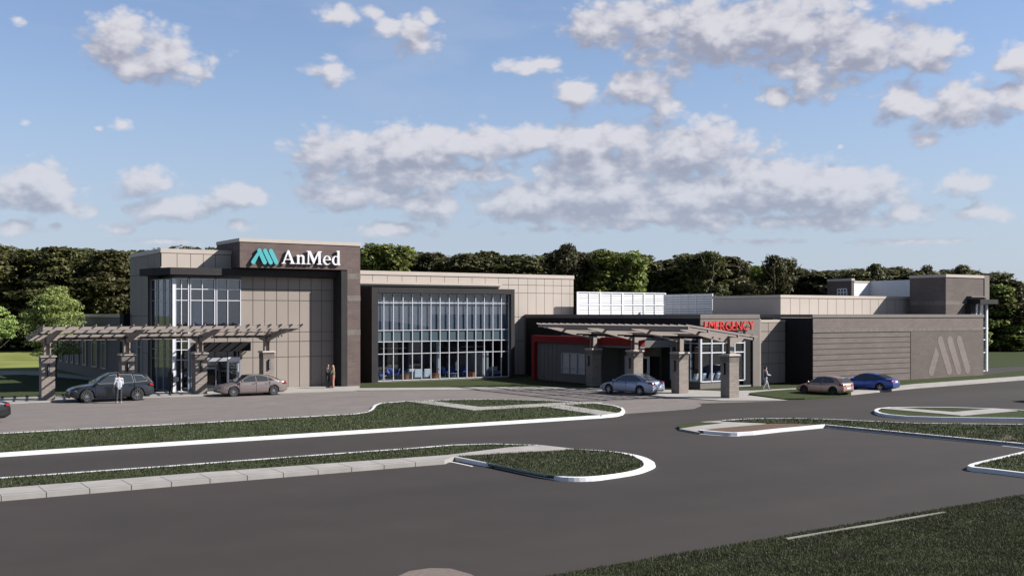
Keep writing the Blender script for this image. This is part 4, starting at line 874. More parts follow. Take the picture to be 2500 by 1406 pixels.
def text_sign(root, txt, mtl, x0, x1, z0, z1, Y, depth, face='Y', X=None):
    """upright sans capitals, one mesh per letter"""
    dg0 = None; items = []; xx = 0
    for ch in txt:
        cu = bpy.data.curves.new('t', 'FONT'); cu.body = ch; cu.size = 1; cu.extrude = depth/2/(z1-z0)*.7; cu.offset = -.010
        t = bpy.data.objects.new('tmp', cu); COL.objects.link(t); dg = bpy.context.evaluated_depsgraph_get()
        me = bpy.data.meshes.new_from_object(t.evaluated_get(dg)); bpy.data.objects.remove(t)
        xsv = [v.co.x for v in me.vertices]; items.append((me, min(xsv), max(xsv), xx)); xx += max(xsv)-min(xsv)+.09
    tot = xx-.09; sxk = (x1-x0)/tot; szk = (z1-z0)/.7
    off = Vector((0, 0, 0)); p = root
    while p: off += p.location; p = p.parent
    for me, a, b_, xo in items:
        for v in me.vertices:
            u, h, e = v.co.x-a+xo, v.co.y, v.co.z
            if face == 'Y': v.co = (x0+u*sxk-off.x, Y-e*szk*1.0-off.y, z0+h*szk-off.z)
            else: v.co = (X-e*szk-off.x, x0+u*sxk-off.y, z0+h*szk-off.z)
        me.materials.clear(); me.materials.append(M[mtl]); o = bpy.data.objects.new('letter', me); COL.objects.link(o); o.parent = root
Yq = YE-.30
ES = thing('wall_sign', 'large red EMERGENCY lettering on the taupe wall above the corner windows', 'sign', (57, YE, 4.2))
text_sign(ES, 'EMERGENCY', 'redl', AX(1719, Yq), AX(1840, Yq), AZ(1780, 806, Yq), AZ(1780, 784, Yq), Yq, .16)
boxp('sign_rail', 'metal', ES, (AX(1722, Yq), Yq+.07, AZ(1780, 800, Yq), AX(1838, Yq), Yq+.11, AZ(1780, 798.6, Yq)), (AX(1740, Yq), Yq+.1, AZ(1780, 800, Yq), AX(1742, Yq), YE, AZ(1780, 799, Yq)), (AX(1815, Yq), Yq+.1, AZ(1780, 800, Yq), AX(1817, Yq), YE, AZ(1780, 799, Yq)))
ES2 = thing('wall_sign', 'small dim red EMERGENCY lettering over the shaded sliding door', 'sign', (XE-.7, 64, 2.4))
# west wall reads left to right along -y
text_sign(ES2, 'EMERGENCY', 'redl', 65.6, 62.9, 2.42, 2.75, 0, .06, face='X', X=XE-.68)
# ------------------------------------------------------------------ pergolas over the drop-offs
def make_pergola():
    t = thing('pergola', 'x', 'pergola', (0, 0, 0))
    K = dict(world=False)
    px_ = [0, 4.85, 9.65, 14.4]; y0, y1 = -4.0, 1.9; z0, z1 = 4.68, 3.92       # roof plane: high outside edge, low inside edge
    zr = lambda y: z0+(z1-z0)*(y-y0)/(y1-y0)
    for p in px_:
        b = MB().box(p, 0, 0, p+.8, .85, 2.74); pi = b.build('pier', 'brickp', t, bevel=.01, **K)
        MB().box(p-.012, -.012, 2.36, p+.812, .862, 2.68).build('soldier_course', mat('pier_soldier_brick', (.18, .155, .14), .85) if 'PSB' not in globals() else PSB, pi, **K)
        b = MB().box(p-.09, -.09, 2.74, p+.89, .94, 2.80).box(p-.05, -.05, 2.80, p+.85, .9, 2.86); b.build('pier_cap', 'cap', pi, bevel=.012, **K)
        b = MB().box(p+.34, -.11, 1.55, p+.46, -.012, 2.28); wl = b.build('wall_light', 'black', pi, bevel=.01, **K)
        MB().box(p+.385, -.122, 1.62, p+.415, -.111, 2.2).build('light_lens', 'alug', wl, **K)
        yc = .42; xc = p+.4
        b = MB()
        for s in (-1, 1): b.box(xc+s*.17-.035, yc-.17, 2.86, xc+s*.17+.035, yc+.17, zr(yc)-.22)
        b.box(xc-.15, yc-.02, 2.86, xc+.15, yc+.02, zr(yc)-.25); b.build('post', 'beam', t, **K)
        # tapered rafter along y
        b = MB(); prof = [(y0+.1, zr(y0+.1)-.10), (y0+.1, zr(y0+.1)-.24), (yc-.28, zr(yc)-.56), (yc+.28, zr(yc)-.58), (y1-.1, zr(y1-.1)-.26), (y1-.1, zr(y1-.1)-.10)]
        b.add([(xc-.09, y, z) for y, z in prof]+[(xc+.09, y, z) for y, z in prof], [tuple(range(6))[::-1], tuple(range(6, 12))]+[(i, (i+1) % 6, 6+(i+1) % 6, 6+i) for i in range(6)])
        b.build('rafter', 'beam', t, fixn=True, **K)
    xa, xb = -.6, 15.7
    for y, h in ((y0+.06, .20), (y0+1.75, .16), (yc-.1, .18), (y1-.12, .20)):
        MB().bar((xa, y, zr(y)-.10), (xb, y, zr(y)-.10), .10, h).build('purlin', 'beam', t, **K)
    for k in range(4):
        a = px_[k]+.55; e = (px_[k+1]+.25) if k < 3 else xb-.3
        for y in (y0+2.5, y0+3.1): MB().box(a+.25, y, zr(y)-.46, e-.25, y+.13, zr(y)-.36).build('light_strip', 'black', t, **K)
    n = 23
    for i in range(n):
        x_ = xa+.03+(xb-xa-.06)*i/(n-1); sl_ = (zr(y1+.15)-zr(y0-.15))
        MB().bar((x_, y0-.15, zr(y0-.15)+.06), (x_, y1+.15, zr(y1+.15)+.06), .05, .09).build('slat', 'beam', t, **K)
    for x_ in (xa+.1, xb-.1):
        MB().bar((x_, y0+.12, zr(y0+.1)-.09), (x_, y1-.18, zr(y1-.1)-.09), .07, .17).build('end_beam', 'beam', t, **K)
    return t
PSB = M['bricks']
pg = make_pergola()
pg2 = copy_tree(pg)
pg.location = (12.3, 72.5, 0); tag(pg, 'open slatted pergola on brick piers in front of the two-storey entrance', 'pergola', 'drop-off pergolas')
pg2.location = (49.5, 65.4, 0); pg2.rotation_euler = (0, 0, R(-90)); tag(pg2, 'open slatted pergola on brick piers beside the emergency entrance', 'pergola', 'drop-off pergolas')

# ------------------------------------------------------------------ cars
def make_car(spec, label, loc, rz, sc_=1.0):
    t = thing('car', label, 'car', (loc[0], loc[1], loc[2] if len(loc) > 2 else 0), rz, 'cars stopped round the hospital drives'); t.scale = (sc_,)*3
    K = dict(world=False); L2 = spec['L']/2; W = spec['W']/2; top = spec['top']; cab = spec['cab']; wr = spec['wr']; ax = spec['ax']; zb0 = spec['zb']
    def ip(pl, x):
        pl = sorted(pl)
        if x <= pl[0][0]: return pl[0][1]
        for (a, za), (b, zb_) in zip(pl, pl[1:]):
            if x <= b:
                f = (x-a)/(b-a); return za+(zb_-za)*f
        return pl[-1][1]
    def wid(x): return W*(1-.20*abs(x/L2)**7-.05*abs(x/L2)**2)
    xs = sorted(set([round(-L2+2*L2*i/70, 4) for i in range(71)]+[a+s*(wr+.05)*math.cos(R(q)) for a in ax for s in (1,) for q in range(0, 181, 12)]+[-L2+.015, L2-.015, -L2+.05, L2-.05]))
    rows = []
    for x in xs:
        zt_ = ip(top, x); zb = zb0+.16*max(0, abs(x/L2)-.86)/.14
        for a in ax:
            if abs(x-a) < wr+.05: zb = max(zb, wr+math.sqrt(max(0, (wr+.05)**2-(x-a)**2)))
        w_ = wid(x); zt_ = max(zt_, zb+.04); h = zt_-zb
        def yz(f):   # side section: bulging below the shoulder, tucked at the sill
            z = zb+h*f; q = (z-.52)/.5; return w_*(1-.035*q*q-.03*max(0, q)), z
        sec = [(w_*.5, zb), (w_*.93, zb)]+[yz(f) for f in (.04, .2, .4, .6, .75, .86)]+[(w_*.93, zt_-.045*min(1, h*2)), (w_*.86, zt_-.008), (w_*.5, zt_+.025), (0, zt_+.04)]
        full = [(0, zb)]+sec; ring = [(x, -y, z) for y, z in full]+[(x, y, z) for y, z in full[::-1][1:-1]]
        ring.append(ring[0]); rows.append(ring)
    b = MB().grid(rows); b.add(rows[0][:-1], [tuple(range(len(rows[0])-1))]); b.add(rows[-1][:-1], [tuple(range(len(rows[0])-1))[::-1]])
    body = b.build('body', spec['paint'], t, smooth=True, fixn=True, **K)
    try:
        for p in body.data.polygons:
            if len(p.vertices) > 4: p.use_smooth = False
    except Exception: pass
    zbt = spec['belt']; ztp = max(z for x, z in cab)
    def cy(z): return W*(.90-.42*(z-zbt))
    cp = cab; crow = []
    cx = sorted(set([x for x, z in cp]+[cp[0][0]+(cp[-1][0]-cp[0][0])*i/24 for i in range(25)]))
    for x in cx:
        z = max(ip(cp, x), zbt-.04); w0 = cy(zbt-.04); w1 = cy(z)
        sec = [(w0, zbt-.06), (cy((z+zbt)/2), (z+zbt)/2), (w1, z-.05 if z > zbt+.1 else z-.01), (w1-.05, z-.008), (w1*.5, z+.02*(z > zbt+.2)), (0, z+.03*(z > zbt+.2))]
        crow.append([(x, -y, zz) for y, zz in sec]+[(x, y, zz) for y, zz in sec[::-1][1:]])
    MB().grid(crow).build('roof', spec['paint'], t, smooth=True, fixn=True, **K)
    for poly in spec['win']:
        for s in (-1, 1):
            pts = [(x, s*(cy(z)+.006), z) for x, z in poly]
            MB().slab(pts if s < 0 else pts[::-1], (0, s*.004, 0)).build('side_window', 'cglass', t, **K)
            out = [(x+(.022 if x > sum(q[0] for q in poly)/len(poly) else -.022), z+(.02 if z > sum(q[1] for q in poly)/len(poly) else -.02)) for x, z in poly]
            pts = [(x, s*(cy(z)+.002), z) for x, z in out]
            MB().slab(pts if s < 0 else pts[::-1], (0, s*.002, 0)).build('window_trim', spec.get('trim', 'plastic'), t, **K)
    for nm, (x0, zz0, x1, zz1) in (('windscreen', spec['ws']), ('rear_window', spec['rw'])):
        nrm = Vector((-(zz1-zz0), 0, (x1-x0))).normalized()
        if nrm.z < 0: nrm = -nrm
        o_ = nrm*.035; y_a, y_b = cy(zz0)-.07, cy(zz1)-.09
        MB().slab([Vector((x0, -y_a, zz0))+o_, Vector((x0, y_a, zz0))+o_, Vector((x1, y_b, zz1))+o_, Vector((x1, -y_b, zz1))+o_], tuple(-nrm*.03)).build(nm, 'cglass', t, fixn=True, **K)
    # wheels
    for a in ax:
        for s in (-1, 1):
            yo = s*(W-.02); yi = s*(W-.24); b = MB()
            prof = [(wr*.66, 0), (wr*.93, 0), (wr, .04), (wr, .18), (wr*.93, .22), (wr*.6, .22)]; n = 28; rows = []
            for r_, dd in prof:
                rows.append([(a+r_*math.cos(2*math.pi*i/n), yo-s*dd, wr+r_*math.sin(2*math.pi*i/n)) for i in range(n+1)])
            b.grid(rows); wh = b.build('wheel', 'tyre', t, smooth=False, fixn=True, **K)
            rm = MB(); n = 28
            rm.grid([[(a+r_*math.cos(2*math.pi*i/n), yo-s*dd, wr+r_*math.sin(2*math.pi*i/n)) for i in range(n+1)] for r_, dd in ((wr*.70, .012), (wr*.64, .015), (wr*.62, .07), (wr*.62, .2))])
            ns = spec.get('spokes', 5)
            for k in range(ns):
                q = 2*math.pi*k/ns+.3
                rm.bar((a+wr*.08*math.cos(q), yo-s*.035, wr+wr*.08*math.sin(q)), (a+wr*.64*math.cos(q), yo-s*.03, wr+wr*.64*math.sin(q)), .028 if ns > 7 else .05, .03, up=(0, 1, 0))
            rm.tube((a, yo-s*.02, wr), (a, yo-s*.06, wr), wr*.15, n=12)
            rm.build('rim', spec.get('rim', 'rim'), wh, fixn=True, **K)
            MB().tube((a, yo-s*.10, wr), (a, yo-s*.21, wr), wr*.63, n=24).build('brake_disc', 'plastic', wh, **K)
    MB().box(-L2*.86, -W*.72, zb0+.03, L2*.86, W*.72, .42).build('underbody', 'plastic', t, **K)
    # lights, trim
    zf = spec['zf']; zr_ = spec['zr']
    for s in (-1, 1):
        f = L2; pts = [(f-.03, s*W*.50, zf), (f-.16, s*W*.80, zf+.02), (f-.40, s*(W*.905), zf+.06), (f-.34, s*(W*.90), zf+.13), (f-.14, s*W*.78, zf+.10), (f-.05, s*W*.50, zf+.07)]
        MB().slab(pts if s > 0 else pts[::-1], (.022, s*.012, .004)).build('headlight', 'hl', t, fixn=True, **K)
        g = -L2; pts = [(g+.0, s*W*.42, zr_), (g+.07, s*W*.80, zr_-.01), (g+.34, s*(W*.945), zr_+.04), (g+.30, s*(W*.93), zr_+.16), (g+.08, s*W*.78, zr_+.16), (g+.02, s*W*.42, zr_+.12)]
        MB().slab(pts if s < 0 else pts[::-1], (-.03, s*.03, .0)).build('tail_light', 'tl', t, fixn=True, **K)
        mx_ = spec['mir']; MB().ball((mx_, s*(W+.09), zbt+.07), (.07, .10, .075), 10, 6).build('wing_mirror', spec['paint'], t, smooth=True, **K)
        for hx in spec['handles']: MB().box(hx-.09, s*(W*.955), zbt-.13, hx+.09, s*(W*.955+.035), zbt-.095).build('door_handle', spec['paint'], t, **K)
        b = MB()
        for hx in spec['seams']: b.bar((hx, s*(W*.985), zb0+.12), (hx+.02, s*(W*.95), zbt-.01), .012, .06, up=(0, 1, 0))
        b.build('door_seam', 'plastic', t, **K)
    MB().box(L2-.10, -W*.55, .28, L2+.01, W*.55, zf-.06).build('grille', 'plastic', t, bevel=.02, **K)
    MB().box(L2-.06, -W*.42, zf-.01, L2+.008, W*.42, zf+.06).build('upper_grille', 'plastic', t, bevel=.02, **K)
    MB().box(-L2-.012, -.26, zr_-.06 if spec.get('pl', 0) else zr_-.22, -L2+.03, .26, zr_+.06 if spec.get('pl', 0) else zr_-.10).build('number_plate', 'plate', t, **K)
    MB().box(-L2-.006, -W*.62, zb0+.13, -L2+.06, W*.62, zb0+.24).build('rear_valance', 'plastic', t, **K)
    return t
def paint(n, c, metal=.5, rough=.28): return mat(n, c, rough, metal=metal, var=.02, coat=.6)
sedan_top = [(-2.38,.62),(-2.34,.92),(-2.2,1.0),(-1.75,1.01),(-1.0,.97),(0,.93),(.85,.92),(1.4,.86),(1.95,.76),(2.2,.66),(2.36,.52),(2.38,.42)]
sedan_cab = [(-1.95,.99),(-1.6,1.12),(-1.05,1.34),(-.55,1.42),(-.1,1.44),(.25,1.40),(.62,1.22),(1.18,.90)]
sedan_win = [[(.86,.97),(.72,1.10),(.28,1.33),(-.10,1.375),(-.12,.98)], [(-.20,.98),(-.18,1.375),(-.55,1.355),(-.92,1.26),(-.98,1.0)], [(-1.05,1.01),(-1.0,1.235),(-1.22,1.15),(-1.42,1.04)]]
def sedan(p, **k):
    d = dict(L=4.76, W=1.84, top=sedan_top, cab=sedan_cab, win=sedan_win, ws=(1.10,.95,.36,1.36), rw=(-1.80,1.05,-1.06,1.34), wr=.335, ax=(1.42,-1.36), zb=.20, belt=.95, zf=.49, zr=.80, mir=.88, handles=(.05,-.85), seams=(1.0,-.15,-1.1), paint=p); d.update(k); return d
suv_top = [(-2.46,.62),(-2.42,1.0),(-2.3,1.10),(-1.2,1.08),(0,1.05),(.9,1.05),(1.5,1.00),(2.05,.90),(2.32,.78),(2.44,.6),(2.46,.45)]
suv_cab = [(-2.36,1.08),(-2.22,1.35),(-2.0,1.60),(-1.5,1.68),(-.4,1.72),(.1,1.68),(.55,1.46),(1.15,1.03)]
suv_win = [[(.88,1.11),(.70,1.25),(.18,1.58),(-.22,1.62),(-.24,1.12)], [(-.34,1.12),(-.32,1.62),(-1.12,1.59),(-1.22,1.14)], [(-1.34,1.15),(-1.26,1.58),(-1.72,1.53),(-2.0,1.28),(-2.0,1.2)]]
suv = dict(L=4.92, W=1.94, top=suv_top, cab=suv_cab, win=suv_win, ws=(1.08,1.07,.18,1.63), rw=(-2.33,1.14,-2.04,1.55), wr=.38, ax=(1.50,-1.42), zb=.25, belt=1.07, zf=.61, zr=.92, mir=.92, handles=(-.05,-1.05), seams=(1.0,-.28,-1.28), paint=paint('gunmetal_paint', (.022,.024,.029)), spokes=10, trim='rim')
hatch_top = [(-2.13,.55),(-2.10,.92),(-2.0,.98),(-1.0,.97),(0,.93),(.75,.92),(1.3,.86),(1.8,.74),(2.05,.62),(2.13,.45)]
hatch_cab = [(-2.05,.95),(-1.88,1.12),(-1.55,1.38),(-1.0,1.46),(-.4,1.49),(.05,1.44),(.5,1.22),(1.05,.90)]
hatch_win = [[(.75,.97),(.6,1.10),(.15,1.36),(-.22,1.41),(-.24,.98)], [(-.34,.99),(-.32,1.41),(-.95,1.37),(-1.28,1.20),(-1.30,1.06)]]
hatch = dict(L=4.26, W=1.80, top=hatch_top, cab=hatch_cab, win=hatch_win, ws=(.98,.94,.16,1.40), rw=(-1.98,1.03,-1.58,1.34), wr=.345, ax=(1.30,-1.28), zb=.22, belt=.95, zf=.49, zr=.78, mir=.80, handles=(-.05,), seams=(.9,-.28), paint=paint('bronze_paint', (.44,.28,.215)), spokes=10, rim='rimd')
def mid(*pts): return tuple(sum(p[i] for p in pts)/len(pts) for i in (0, 1))
make_car(suv, 'gunmetal estate SUV parked beside the left-most brick pier', (15.95, 70.5), R(179.2), 1.03)
make_car(sedan(paint('mauve_bronze_paint', (.25,.20,.185)), spokes=10), 'tan bronze saloon parked at the two-storey entrance pergola', (24.95, 70.2), R(178), .98)
make_car(sedan(paint('silver_blue_paint', (.27,.31,.42)), spokes=6), 'silver blue saloon under the emergency entrance pergola', (47.05, 57.0), R(103), .95)
make_car(hatch, 'bronze hatchback with dark wheels beside the wedge of grass', (57.5, 49.35), R(97), .87)
make_car(sedan(paint('blue_paint', (.025,.075,.34)), pl=1), 'bright blue saloon in front of the grooved brick wall', (63.4, 50.5), R(106), .87)
g1 = G(-26, 1036)
make_car(sedan(paint('black_paint', (.012,.012,.015))), 'black car cut off by the left edge of the photo', (g1[0]-1.35, g1[1]+1.2), R(193), 1.0)
g2 = G(2530, 985)
make_car(sedan(paint('dark_grey_paint', (.03,.03,.035))), 'dark car beyond the right edge whose shadow reaches in', (g2[0]+2.9, g2[1]+.1), R(175), 1.0) if True else None

# ------------------------------------------------------------------ people
def skin(): return mat('skin', (.42, .26, .19), .6, var=.03)
SK = skin()
def blob(name, m, parent, segs, balls=(), vox=.012, smooth_it=4):
    b = MB()
    for p0, r0, p1, r1 in segs:
        b.tube(p0, p1, r0, r1, n=12); b.ball(p0, r0, 10, 7); b.ball(p1, r1, 10, 7)
    for c, r in balls: b.ball(c, r, 14, 10)
    o = b.build(name, m, parent, world=False)
    rm = o.modifiers.new('remesh', 'REMESH'); rm.mode = 'VOXEL'; rm.voxel_size = vox; rm.use_smooth_shade = True
    sm = o.modifiers.new('smooth', 'SMOOTH'); sm.iterations = smooth_it; sm.factor = .5
    return o
def person(label, loc, rz, hgt, J, cl):
    """J: joints for a 1.75 m figure facing +x, y to its left.  cl: clothing colours"""
    t = thing('person', label, 'person', (loc[0], loc[1], loc[2] if len(loc) > 2 else 0), rz); t.scale = (hgt/1.75,)*3
    V = Vector; nk = V(J['neck']); hd = V(J['head']); pv = V(J['pelvis']); ch = V(J['chest'])
    sl_, sr_, el_, er_, wl, wr_ = [V(J[k]) for k in ('sl', 'sr', 'el', 'er', 'wl', 'wr')]
    hl_, hr_ = pv+V((0, .095, -.03)), pv+V((0, -.095, -.03)); kl, kr, al, ar = [V(J[k]) for k in ('kl', 'kr', 'al', 'ar')]
    lk = V(J.get('look', (1, 0, 0))).normalized(); sd_ = V((-lk.y, lk.x, 0))
    segs = [(pv+V((0, .05, 0)), .105, ch+V((0, .065, 0)), .108), (pv-V((0, .05, 0)), .105, ch-V((0, .065, 0)), .108), (ch, .11, nk-V((0, 0, .07)), .10), (nk-V((0, 0, .05)), .06, hd-V((0, 0, .04)), .055), (sl_, .055, el_, .043), (el_, .043, wl, .027), (sr_, .055, er_, .043), (er_, .043, wr_, .027),
            (sl_, .06, nk-V((0, 0, .06)), .07), (sr_, .06, nk-V((0, 0, .06)), .07), (hl_, .09, kl, .058), (kl, .056, al, .036), (hr_, .09, kr, .058), (kr, .056, ar, .036)]
    balls = [(hd+V((0, 0, .03)), (.088, .078, .105)), (hd+lk*.03-V((0, 0, .045)), (.062, .056, .062)), (hd+lk*.098+V((0, 0, -.005)), (.022, .013, .022)), (hd+sd_*.078, (.018, .012, .03)), (hd-sd_*.078, (.018, .012, .03)), (hd+lk*.088-V((0, 0, .055)), (.014, .025, .010))]
    for w_, e_ in ((wl, el_), (wr_, er_)):
        d = (w_-e_).normalized(); s = d.orthogonal().normalized(); n_ = d.cross(s)
        segs.append((w_, .026, w_+d*.075, .030))
        for k, ln in enumerate((.062, .074, .078, .068)):
            o = w_+d*.08+s*((k-1.5)*.019); m_ = o+d*ln*.55; e = m_+(d*.8+n_*.6).normalized()*ln*.5; segs += [(o, .0085, m_, .008), (m_, .008, e, .007)]
        o = w_+d*.03+s*.03; segs += [(o, .011, o+(d+s*.9).normalized()*.045, .0095), (o+(d+s*.9).normalized()*.045, .0095, o+(d*1.4+s*.6+n_*.2).normalized()*.075, .008)]
    blob('body', SK, t, segs, balls, .0085, 3)
    # eyes
    b = MB()
    for s in (-1, 1): b.ball(hd+lk*.078+sd_*(s*.03)+V((0, 0, .018)), .010, 8, 6)
    b.build('eyes', 'plastic', t, world=False)
    e = .018
    sh = [(pv+V((0, .06, -.0)), .108+e, ch+V((0, .07, 0)), .108+e), (pv-V((0, .06, .0)), .108+e, ch-V((0, .07, 0)), .108+e), (pv+V((0, .06, -.06)), .10+e, pv-V((0, .06, .06)), .10+e), (ch, .115+e, nk-V((0, 0, .10)), .085+e), (sl_, .065+e, nk-V((0, 0, .07)), .07+e), (sr_, .065+e, nk-V((0, 0, .07)), .07+e), (sl_, .06+e, el_, .048+e), (sr_, .06+e, er_, .048+e)]
    if cl.get('long', True): sh += [(el_, .045+e, el_.lerp(wl, .92), .034+e), (er_, .045+e, er_.lerp(wr_, .92), .034+e)]
    blob('shirt', cl['shirt'], t, sh, (), .013)
    tr = [(hl_, .10+e, kl, .064+e), (hr_, .10+e, kr, .064+e), (kl, .063+e, kl.lerp(al, .93), .046+e), (kr, .063+e, kr.lerp(ar, .93), .046+e), (hl_, .10+e, hr_, .10+e), (pv+V((0, .06, .02)), .105+e*.5, pv+V((0, -.06, .02)), .105+e*.5)]
    if cl.get('skirt'): tr = [(pv, .15+e, kl.lerp(kr, .5)+V((0, 0, .0)), .19), (pv, .15, hl_, .12), (pv, .15, hr_, .12), (kl.lerp(kr, .5), .19, kl.lerp(kr, .5)-V((0, 0, .2)), .21)]
    blob('trousers' if not cl.get('skirt') else 'skirt', cl['legs'], t, tr, (), .013)
    for a_, f_ in ((al, V(J.get('fl', (1, 0, 0)))), (ar, V(J.get('fr', (1, 0, 0))))):
        f_.normalize(); blob('shoe', cl['shoes'], t, [(a_+V((0, 0, -.03))-f_*.03, .045, a_+V((0, 0, -.045))+f_*.16, .034), (a_, .045, a_+V((0, 0, -.03)), .045)], (), .012, 3)
    hb = [(hd+V((0, 0, .06))-lk*.015, (.094, .086, .088)), (hd-lk*.045+V((0, 0, .02)), (.06, .078, .09))]
    hs_ = []
    if cl.get('longhair'): hs_ = [(hd-lk*.05, .07, hd-lk*.08-V((0, 0, .22)), .075)]
    blob('hair', cl['hair'], t, hs_, hb, .011, 2)
    if cl.get('vest'): blob('waistcoat', cl['vest'], t, [(pv+V((-.02, .09, .02)), .11, ch+V((-.01, .09, 0)), .11), (pv+V((-.02, -.09, .02)), .11, ch+V((-.01, -.09, 0)), .11), (ch+V((-.02, .08, 0)), .11, nk+V((-.01, .09, -.08)), .06), (ch+V((-.02, -.08, 0)), .11, nk+V((-.01, -.09, -.08)), .06)], (), .013)
    return t
def stand(**k):
    J = dict(neck=(0, 0, 1.50), head=(.02, 0, 1.625), pelvis=(0, 0, .95), chest=(0, 0, 1.22), sl=(0, .185, 1.42), sr=(0, -.185, 1.42), el=(-.02, .25, 1.13), er=(-.02, -.25, 1.13), wl=(.06, .26, .88), wr=(.06, -.26, .88), kl=(.02, .11, .52), kr=(.02, -.11, .52), al=(0, .12, .09), ar=(0, -.12, .09)); J.update(k); return J
C_ = lambda n, c, r=.85: mat(n, c, r, var=.06, scale=8)
hair_b = C_('brown_hair', (.10, .05, .03)); hair_d = C_('dark_hair', (.015, .012, .01)); hair_l = C_('blonde_hair', (.42, .27, .15))
g = G(290, 984)
person('man in white shirt and dark jeans seen from behind beside the SUV', (g[0], g[1], .01), R(95), 1.80, stand(el=(.02, .27, 1.14), er=(.04, -.25, 1.14), wl=(.14, .22, .93), wr=(.27, -.15, 1.08), look=(1, .1, 0)), dict(shirt=C_('white_shirt', (.36, .38, .42)), legs=C_('dark_jeans', (.025, .025, .032)), shoes=C_('pale_trainers', (.55, .55, .55)), hair=hair_b, long=True))
g = (20.6, 73.6)
person('dark-haired person in black with a pale bag behind the tail of the SUV', (g[0], g[1], .05), R(20), 1.74, stand(wl=(.28, .2, 1.08), el=(.03, .24, 1.14)), dict(shirt=C_('black_jacket', (.02, .02, .024)), legs=C_('black_trousers', (.02, .02, .022)), shoes='plastic', hair=hair_d, longhair=True))
bg_ = MB().box(-.17, -.06, 0, .17, .06, .30); bo = bg_.build('shoulder_bag', C_('grey_bag_fabric', (.38, .36, .37)), None, world=False, bevel=.04); bo.location = (g[0]+.34, g[1]-.12, .88)
tag(bo, 'pale grey bag held by the person behind the SUV', 'bag')
g = G(801, 948.5)
person('man in dark jacket with bare head hugging the blonde woman', (g[0], g[1]+.06, .05), R(-60), 1.72, stand(wl=(.30, .10, 1.2), el=(.14, .24, 1.18), wr=(.30, -.10, 1.15), er=(.12, -.24, 1.16), look=(1, 0, 0)), dict(shirt=C_('charcoal_jacket', (.035, .03, .03)), legs=C_('black_jeans', (.03, .028, .03)), shoes='plastic', hair=hair_b))
person('blonde woman in olive top and coral trousers hugging a man', (g[0]+.34, g[1]-.16, .05), R(150), 1.66, stand(wl=(.28, .12, 1.32), el=(.13, .26, 1.25), wr=(.28, -.12, 1.32), er=(.13, -.26, 1.25), neck=(.03, 0, 1.5), head=(.05, 0, 1.62)), dict(shirt=C_('olive_top', (.12, .11, .07)), legs=C_('coral_trousers', (.36, .15, .12)), shoes=C_('tan_shoes', (.3, .2, .14)), hair=hair_l, longhair=True, long=False))
g = G(1868, 952.3, .05)
person('man in grey shirt and dark waistcoat walking while reading his phone', (g[0], g[1], .05), R(-20), 1.68, stand(kl=(.20, .10, .55), al=(.34, .10, .11), kr=(-.02, -.10, .52), ar=(-.26, -.10, .14), el=(.05, .25, 1.15), wl=(.30, .13, 1.10), er=(.05, -.25, 1.15), wr=(.30, -.12, 1.12), head=(.05, 0, 1.61), neck=(.02, 0, 1.49)), dict(shirt=C_('grey_shirt', (.36, .36, .39)), legs=C_('grey_trousers', (.33, .33, .35)), shoes='plastic', hair=hair_d, vest=C_('dark_waistcoat', (.05, .05, .06))))
ph = MB().box(-.01, -.038, -.075, .01, .038, .075).build('phone', 'plastic', None, world=False, bevel=.006); dd = Vector((.42, 0.0, 1.12)); dd.rotate(Matrix.Rotation(R(-20), 3, 'Z')); ph.location = (g[0]+dd.x*.96, g[1]+dd.y*.96, .05+1.10*.96); ph.rotation_euler = (0, R(-50), R(-20))
tag(ph, 'black phone in the hands of the walking man', 'phone')

# ------------------------------------------------------------------ furniture behind the glass
def chair_shell(label, x, y, rz, fab, leg='alug', cat='chair', name='lounge_chair', group='chairs in the lobby', z=.075):
    t = thing(name, label, cat, (x, y, z), rz, group)
    rows = []
    for i in range(9):
        f = i/8
        if f < .45: c = (.24-f*.95, .40-.04*math.sin(f*7))
        else: c = (-.19-(f-.45)*.28, .40+(f-.45)*.95)
        rows.append([(c[0]+.10*abs(u)**2*(f > .4)+.0, u*.30*(1-.12*f), c[1]+.16*abs(u)**3*(f < .6)) for u in (-1, -.6, -.2, .2, .6, 1)])
    s = MB().grid(rows).build('seat_shell', fab, t, world=False, smooth=True); so_ = s.modifiers.new('s', 'SOLIDIFY'); so_.thickness = .05
    for a in (-1, 1):
        for c in (-1, 1): MB().tube((c*.2, a*.22, 0), (c*.13, a*.16, .37), .012, n=8).build('leg', leg, t, world=False)
    return t
def armchair(label, x, y, rz):
    t = thing('armchair', label, 'armchair', (x, y, .075), rz, 'white armchairs by the lobby window')
    for nm, bx in (('seat', (-.32, -.30, .16, .32, .30, .42)), ('backrest', (-.42, -.36, .14, -.30, .36, .82)), ('armrest', (-.30, -.40, .14, .34, -.30, .62)), ('armrest', (-.30, .30, .14, .34, .40, .62))):
        MB().box(*bx).build(nm, 'wfab', t, world=False, bevel=.03)
    for a in (-1, 1):
        for c in (-1, 1): MB().tube((c*.3, a*.32, 0), (c*.3, a*.32, .15), .018, n=8).build('leg', 'alug', t, world=False)
def drum(label, x, y, m='copper', r=.42, h=.42):
    t = thing('side_table', label, 'side table', (x, y, .075), 0, 'drum tables in the lobby')
    MB().tube((0, 0, 0), (0, 0, h-.04), r*.93, n=24).build('drum_body', m, t, world=False, fixn=True); MB().tube((0, 0, h-.04), (0, 0, h), r, n=24).build('table_top', m, t, world=False)
cx_ = lambda p, y: AX(p, y)
chair_shell('bright blue shell chair nearest the left edge of the lobby window', cx_(923, 79.1), 79.1, R(20), 'blue')
chair_shell('blue shell chair with high back second from the left', cx_(946, 79.9), 79.9, R(200), 'blue')
chair_shell('blue shell chair turned sideways beside the second mullion', cx_(955, 79.3), 79.3, R(-90), 'blue')
chair_shell('blue shell chair facing left near the copper drum', cx_(966, 79.2), 79.2, R(160), 'blue')
